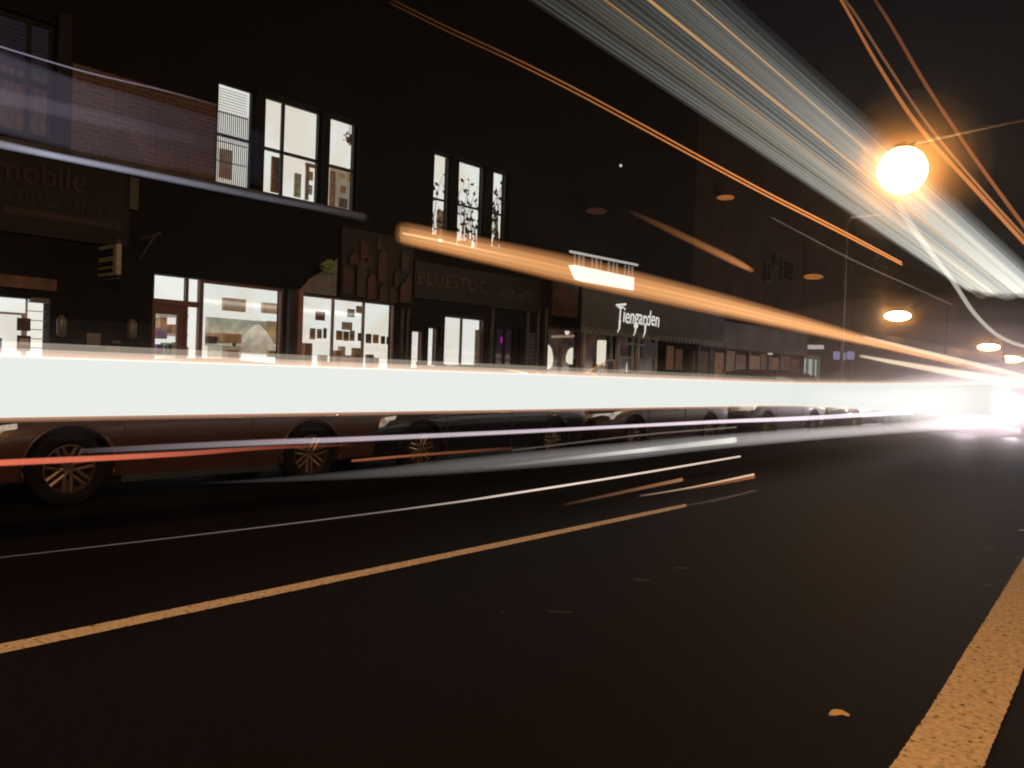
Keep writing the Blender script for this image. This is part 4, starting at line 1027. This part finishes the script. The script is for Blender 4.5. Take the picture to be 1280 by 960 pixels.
# B. orange band
streak([(502, 291, 26), (640, 321, 30), (720, 339, 32), (860, 371, 28), (1000, 405, 20), (1100, 430, 11), (1200, 454, 8), (1290, 475, 8)], 5.2, (1, .42, .15), [(0, .15), (.012, .42), (.05, .5), (.6, .62), (.8, .6), (1, .7)],
       'thick orange light streak starting above the bookshop sign and running to the glare', shells=((1.12, .5), (1, 1), (.9, 1), (.76, 1), (.58, 1), (.35, 1)), group=GR, n=60)
for off_, w_, v_, lab_ in ((-.22, 5, .16, 'uppermost'), (-.06, 3, .22, 'second'), (.08, 7, .22, 'third'), (.22, 3, .20, 'fourth'), (.33, 4, .16, 'lowest')):
    streak([(501, 291+26*off_, w_), (640, 321+30*off_, w_), (720, 339+32*off_, w_), (860, 371+28*off_, w_), (1000, 405+20*off_, w_*.7), (1100, 430+11*off_, w_*.5), (1200, 454+8*off_, w_*.4)], 5.19, (1, .55, .22), [(0, v_*.8), (.1, v_*1.2), (.4, v_*.8), (.6, v_*1.5), (1, v_)],
           lab_ + ' of the golden threads running inside the thick orange light streak', group=GR, n=40)
streak([(504, 292, 3), (560, 303, 2.6), (640, 321, 1.6)], 5.15, (1, .75, .4), [(0, .4), (.3, .4), (1, .02)], 'short pale thread of light inside the start of the thick orange streak', group=GR)
streak([(502, 301, 5), (720, 352, 5), (900, 393, 4)], 5.3, (1, .3, .06), [(0, .12), (.5, .1), (1, .03)], 'thin reddish light streak along the lower edge of the thick orange one', group=GR)
streak([(1076, 445, 4), (1130, 455, 7), (1200, 467, 10), (1290, 481, 14)], 5.2, (1, .8, .55), [(0, .5), (.2, .8), (1, 1.2)], 'pale light streak just below the orange one near the glare', shells=SOFT[:4], group=GR)
streak([(1080, 421, 3), (1140, 436, 5), (1210, 453, 6), (1290, 473, 6)], 5.1, (1, .85, .62), [(0, .3), (.3, .6), (1, .9)], 'yellowish white light streak continuing the orange one into the glare', shells=SOFT[:3], group=GR)
# D. long thin double orange line
for k_, dy, lab in ((0, 0, 'upper thread of the long thin double orange light streak'), (1, 5.5, 'lower thread of the long thin double orange light streak')):
    streak([(487, -2+dy, 1.8), (560, 34+dy, 1.8), (640, 71+dy, 1.8), (720, 111+dy, 1.9), (800, 154+dy, 2), (880, 198+dy*.9, 2), (960, 241+dy*.8, 2), (1050, 287+dy*.7, 2), (1127, 328+dy*.5, 1.6)], 3.2, (1, .34, .09), [(0, .03), (.2, .09), (.5, .45), (.8, .9), (1, 1.0)], lab, group=GR, n=60)
# upper right pair
streak([(1040, -20, 3.5), (1060, 15, 3.5), (1100, 85, 4), (1150, 160, 5), (1220, 238, 5), (1290, 314, 4.5)], 1.7, (1, .33, .09), [(0, .3), (.4, .35), (.8, .6), (1, .6)], 'thick orange light streak in the top right corner, lower one', shells=SOFT[:2], group=GR, n=50)
streak([(1050, -8, 3), (1072, 22, 3), (1112, 85, 3), (1163, 160, 3), (1228, 238, 3), (1290, 306, 3)], 1.7, (1, .4, .15), [(0, .1), (.5, .2), (.8, .45), (1, .3)], 'thin bright thread along the upper edge of the thick corner streak', group=GR, n=50)
streak([(1080, -20, 3), (1110, 25, 3.5), (1160, 110, 4), (1220, 200, 4), (1290, 296, 4)], 1.6, (1, .3, .09), [(0, .06), (.4, .16), (.8, .3), (1, .3)], 'thin dim orange light streak in the top right corner, upper one', group=GR, n=50)
# white curling line
streak([(1122, 255, 9), (1140, 283, 9), (1165, 318, 7), (1190, 350, 6), (1215, 388, 5.5), (1240, 414, 5), (1262, 427, 5), (1290, 436, 5)], 5.6, (.9, .84, .72), [(0, .2), (.3, .4), (.8, .6), (1, .7)], 'curling white light streak dropping from the big lamp to the right edge', shells=SOFT[:3], group=GR, n=50)
streak([(965, 272, 1.4), (1060, 322, 1.6), (1130, 354, 1.6), (1190, 381, 1.4)], 5, (1, .8, .7), [(0, .08), (.5, .12), (1, .1)], 'hair thin faint light streak below the double orange one', group=GR)
# dim brown streak
streak([(785, 263, 4), (830, 284, 9), (880, 308, 10), (915, 325, 10), (940, 338, 6)], 9, (1, .38, .12), [(0, .0), (.35, .12), (.75, .4), (.9, .5), (1, .2)], 'dim soft orange light streak on the black wall above the restaurant', shells=SOFT[:4], group=GR)
# E. low lines
streak([(-10, 579, 9), (120, 573, 8), (230, 567, 7), (330, 560, 5), (440, 556, 3)], 5.0, (1, .22, .12), [(0, .75), (.35, .6), (.7, .25), (1, .02)], 'red light streak crossing the wheel of the bronze sedan', shells=SOFT[:3], group=GR, n=30)
streak([(100, 564, 7), (220, 558, 8), (330, 553, 8), (440, 549, 7), (640, 540, 5.5), (760, 534, 4.5), (900, 527, 5), (1000, 523, 6), (1140, 515, 6)], 5.0, (1, .83, .92), [(0, .02), (.2, .22), (.5, .6), (.8, 1.0), (1, 1)], 'pinkish white light streak low across the parked cars', shells=SOFT[:3], group=GR, n=50)
streak([(440, 576, 3), (520, 569, 3), (640, 560, 3)], 5.1, (1, .3, .12), [(0, .22), (.3, .28), (1, .03)], 'short faint red light streak under the black sedan', group=GR)
# F. wide faint low streak
streak([(250, 604, 2), (320, 601, 5), (450, 593, 12), (600, 580, 20), (760, 566, 22), (900, 552, 18), (1050, 540, 15), (1200, 530, 14), (1290, 526, 14)], 4.7, (.9, .82, .8), [(0, .0), (.2, .04), (.4, .14), (.62, .3), (.8, .6), (1, .9)], 'wide hazy grey light streak along the road below the pink one', shells=SOFT, group=GR, n=50)
streak([(600, 586, 3), (720, 572, 5), (820, 561, 6), (918, 550, 8)], 4.65, (.95, .95, .85), [(0, .0), (.3, .12), (.62, .6), (.72, .3), (.9, .5), (1, .7)], 'bright patchy core of the wide hazy grey streak', shells=SOFT[:3], group=GR, n=40)
streak([(640, 563, 2), (800, 544, 2), (920, 534, 2)], 4.7, (1, .8, .7), [(0, .06), (.6, .12), (1, .15)], 'hair thin light streak along the top of the wide hazy grey one', group=GR)
# G/H thin ground lines
streak([(-10, 698, 1.3), (200, 674, 1.4), (400, 650, 1.6), (560, 629, 2.2), (640, 617, 2.6), (780, 595, 2.4), (925, 570.5, 2.2)], 3.7, (1, .82, .7), [(0, .05), (.4, .16), (.55, .5), (.75, .9), (1, .75)], 'long thin white light streak low over the road', group=GR, n=50)
streak([(705, 631, 3), (770, 617, 4), (852, 599.5, 5)], 3.4, (1, .45, .22), [(0, .02), (.6, .14), (1, .35)], 'short brown light streak over the road right of the centre line end', shells=SOFT[:3], group=GR)
streak([(800, 620, 1.6), (860, 610, 1.8), (942, 593, 2.4)], 3.3, (1, .7, .48), [(0, .1), (.6, .5), (1, .8)], 'short bright light streak ending lowest right over the road', group=GR)
streak([(855, 612, 3), (900, 604, 4), (942, 596, 4)], 3.28, (1, .35, .12), [(0, .02), (1, .3)], 'short orange light streak hugging the bright short one', group=GR)
streak([(850, 633, 2), (900, 624, 2.4), (944, 613, 2)], 3.1, (1, .6, .4), [(0, .03), (1, .08)], 'faintest short light streak beyond the centre line end', group=GR)
# glare: the approaching head lamps
streak([(1000, 498, 22), (1100, 501, 34), (1200, 505, 60), (1300, 508, 84)], 5.45, WHITE, [(0, .05), (.3, .5), (.5, 1.0), (1, 1.1)], 'blinding white glare of approaching headlights at the right edge', shells=((1.5, 1), (1.3, 1), (1.15, 1), (1, 1), (.85, 1), (.7, 1), (.5, 1)), group=GR, n=40)
# I. lilac band over the brick wall and bluish line on the ledge
streak([(-20, 52, 2), (100, 88, 2), (200, 112, 1.6), (275, 132, 1)], 6, (.8, .75, 1), [(0, .25), (.5, .18), (1, .02)], 'thin lilac light streak above the brick painted as lit', group=GR)
streak([(-20, 176, 12), (60, 193, 9), (150, 211, 9), (250, 231, 9), (350, 251, 8), (460, 271, 6)], 6, (.75, .78, 1.0), [(0, .20), (.2, .45), (.45, .25), (.7, .10), (1, .01)], 'bluish white light streak along the ledge under the brick painted as lit', shells=SOFT[:4], group=GR)
streak([(-20, 110, 100), (90, 143, 88), (180, 164, 82), (280, 187, 70), (380, 212, 60)], 6, (.65, .6, .85), [(0, .060), (.5, .030), (.8, .010), (1, 0)], 'broad faint lilac light streak veiling the brick painted as lit', shells=((1, 1), (.96, 1), (.9, 1)), group=GR)
streak([(-20, 116, 22), (90, 140, 20), (180, 160, 18), (280, 184, 14)], 6, (.7, .62, .8), [(0, .05), (.5, .035), (1, 0)], 'soft lilac light streak through the middle of the brick painted as lit', shells=SOFT[:3], group=GR)

# C. the big pale swath: many blending roof light streaks, at roof height over the lane
def swath_pt(u, t):
    # start line above the frame, end line where the streaks stop; straight in space between
    s0 = (637 + 262*u, -14); 
    e = [(1206, 360), (1232, 366), (1256, 367), (1282, 366), (1308, 362)]
    f = u*4; k_ = min(3, int(f)); f -= k_; e_ = (e[k_][0]+(e[k_+1][0]-e[k_][0])*f, e[k_][1]+(e[k_+1][1]-e[k_][1])*f)
    A = onz(s0[0], s0[1], 3.3); B = onz(e_[0], e_[1], 3.25)
    return A + (B-A)*t
def swath(us, wpx, mat, name, label, parent=None, kind=None, te=None, t0=0.0, group=None):
    b = MB(); NS = 8; runs = []; n = 26
    for j, (u, w) in enumerate(zip(us, wpx)):
        t1 = 1 - .012*random.random() if te is None else te
        tt_ = [t0 + (t1-t0)*(i/(n-1))**1.3 for i in range(n)]
        pts = [swath_pt(u, t) for t in tt_]; rad = [max(.003, w*.5*Fw.dot(p-CAM)/FPX*(1-.35*t)) for p, t in zip(pts, tt_)]
        b.tube(pts, rad, NS, 1.0); runs.append(tt_)
    o = b.build(name, mat, parent, smooth=True); set_run(o, NS, runs)
    if label: tag(o, label, 'light streak', group, kind)
    return o
# brightness along the run, as screen position: t small = near the viewer
us = []; ws = []
dens = lambda u: .6 + .45*math.exp(-((u-.30)/.10)**2) + .5*math.exp(-((u-.72)/.13)**2) - .25*math.exp(-((u-.47)/.05)**2)
q = 0
while len(us) < 84:
    q += 1; u = (q*.6180339) % 1.0
    if random.random()*1.25 < dens(u): us.append(u); ws.append(random.choice([2, 3, 4, 7, 12, 18, 26])*random.uniform(.7, 1.2))
h = len(us)//3
cols_ = [((.90, .92, .84), 1.0), ((1.0, .86, .56), .9), ((.78, .85, .90), .9)]
root = empty('light_swath', (0, 0, 0), 'great pale swath of blending roof light streaks slanting down to the right past the lamp', 'light streak', GR)
for i, (c, s_) in enumerate(cols_):
    mt = trailmat('swath', c, [(0, .007*s_), (.10, .014*s_), (.3, .038*s_), (.6, .060*s_), (1, .085*s_)])
    o = swath(us[i*h:(i+1)*h], ws[i*h:(i+1)*h], mt, 'pale_streaks', None, root); o['kind'] = 'stuff'
bri = trailmat('swath_bright', (.95, .97, .9), [(0, .03), (.25, .10), (.7, .16), (1, .22)])
o = swath([.04, .08, .12, .17, .22, .26, .30, .335, .36, .42, .47, .52, .56, .585, .62, .64, .66, .69, .715, .74, .765, .79, .84, .87, .9, .94], [random.uniform(1.1, 2.4) for _ in range(26)], bri, 'bright_streaks', None, root); o['kind'] = 'stuff'
for u, w, s_, lab in ((.385, 2.6, .6, 'thin brownish orange streak at left inside the great pale swath'), (.60, 3.4, 1.1, 'brightest orange streak through the middle of the great pale swath'), (.815, 2.4, .9, 'thin golden streak at right inside the great pale swath')):
    m_ = trailmat('orange_in_swath', (1, .50, .15), [(0, .42*s_), (.35, .42*s_), (.7, .16*s_), (1, .02)])
    swath([u], [w], m_, 'light_streak', lab, te=.8, group=GR)

# ------------------------------------------------------------------ haze
def add_haze(density):
    m, N, L = newmat('night_haze'); out = N.new('ShaderNodeOutputMaterial'); v = N.new('ShaderNodeVolumePrincipled')
    v.inputs['Color'].default_value = (.9, .88, .85, 1); v.inputs['Density'].default_value = density; v.inputs['Anisotropy'].default_value = .82
    L.new(v.outputs[0], out.inputs['Volume'])
    o = MB().box(-420, 420, -320, 720, -1.1, 40).build('haze', m); tag(o, kind='stuff')
add_haze(.0012)

# ------------------------------------------------------------------ render settings
S.render.engine = 'CYCLES'
C = S.cycles; C.use_denoising = True; C.max_bounces = 5; C.diffuse_bounces = 2; C.glossy_bounces = 3; C.transparent_max_bounces = 96; C.volume_bounces = 0
C.pixel_filter_type = 'BLACKMAN_HARRIS'; C.filter_width = 2.0; C.use_adaptive_sampling = True; C.adaptive_threshold = .04; C.sample_clamp_indirect = 4; C.caustics_reflective = False; C.caustics_refractive = False
S.view_settings.view_transform = 'Standard'; S.view_settings.look = 'None'; S.view_settings.exposure = 0; S.view_settings.gamma = 1
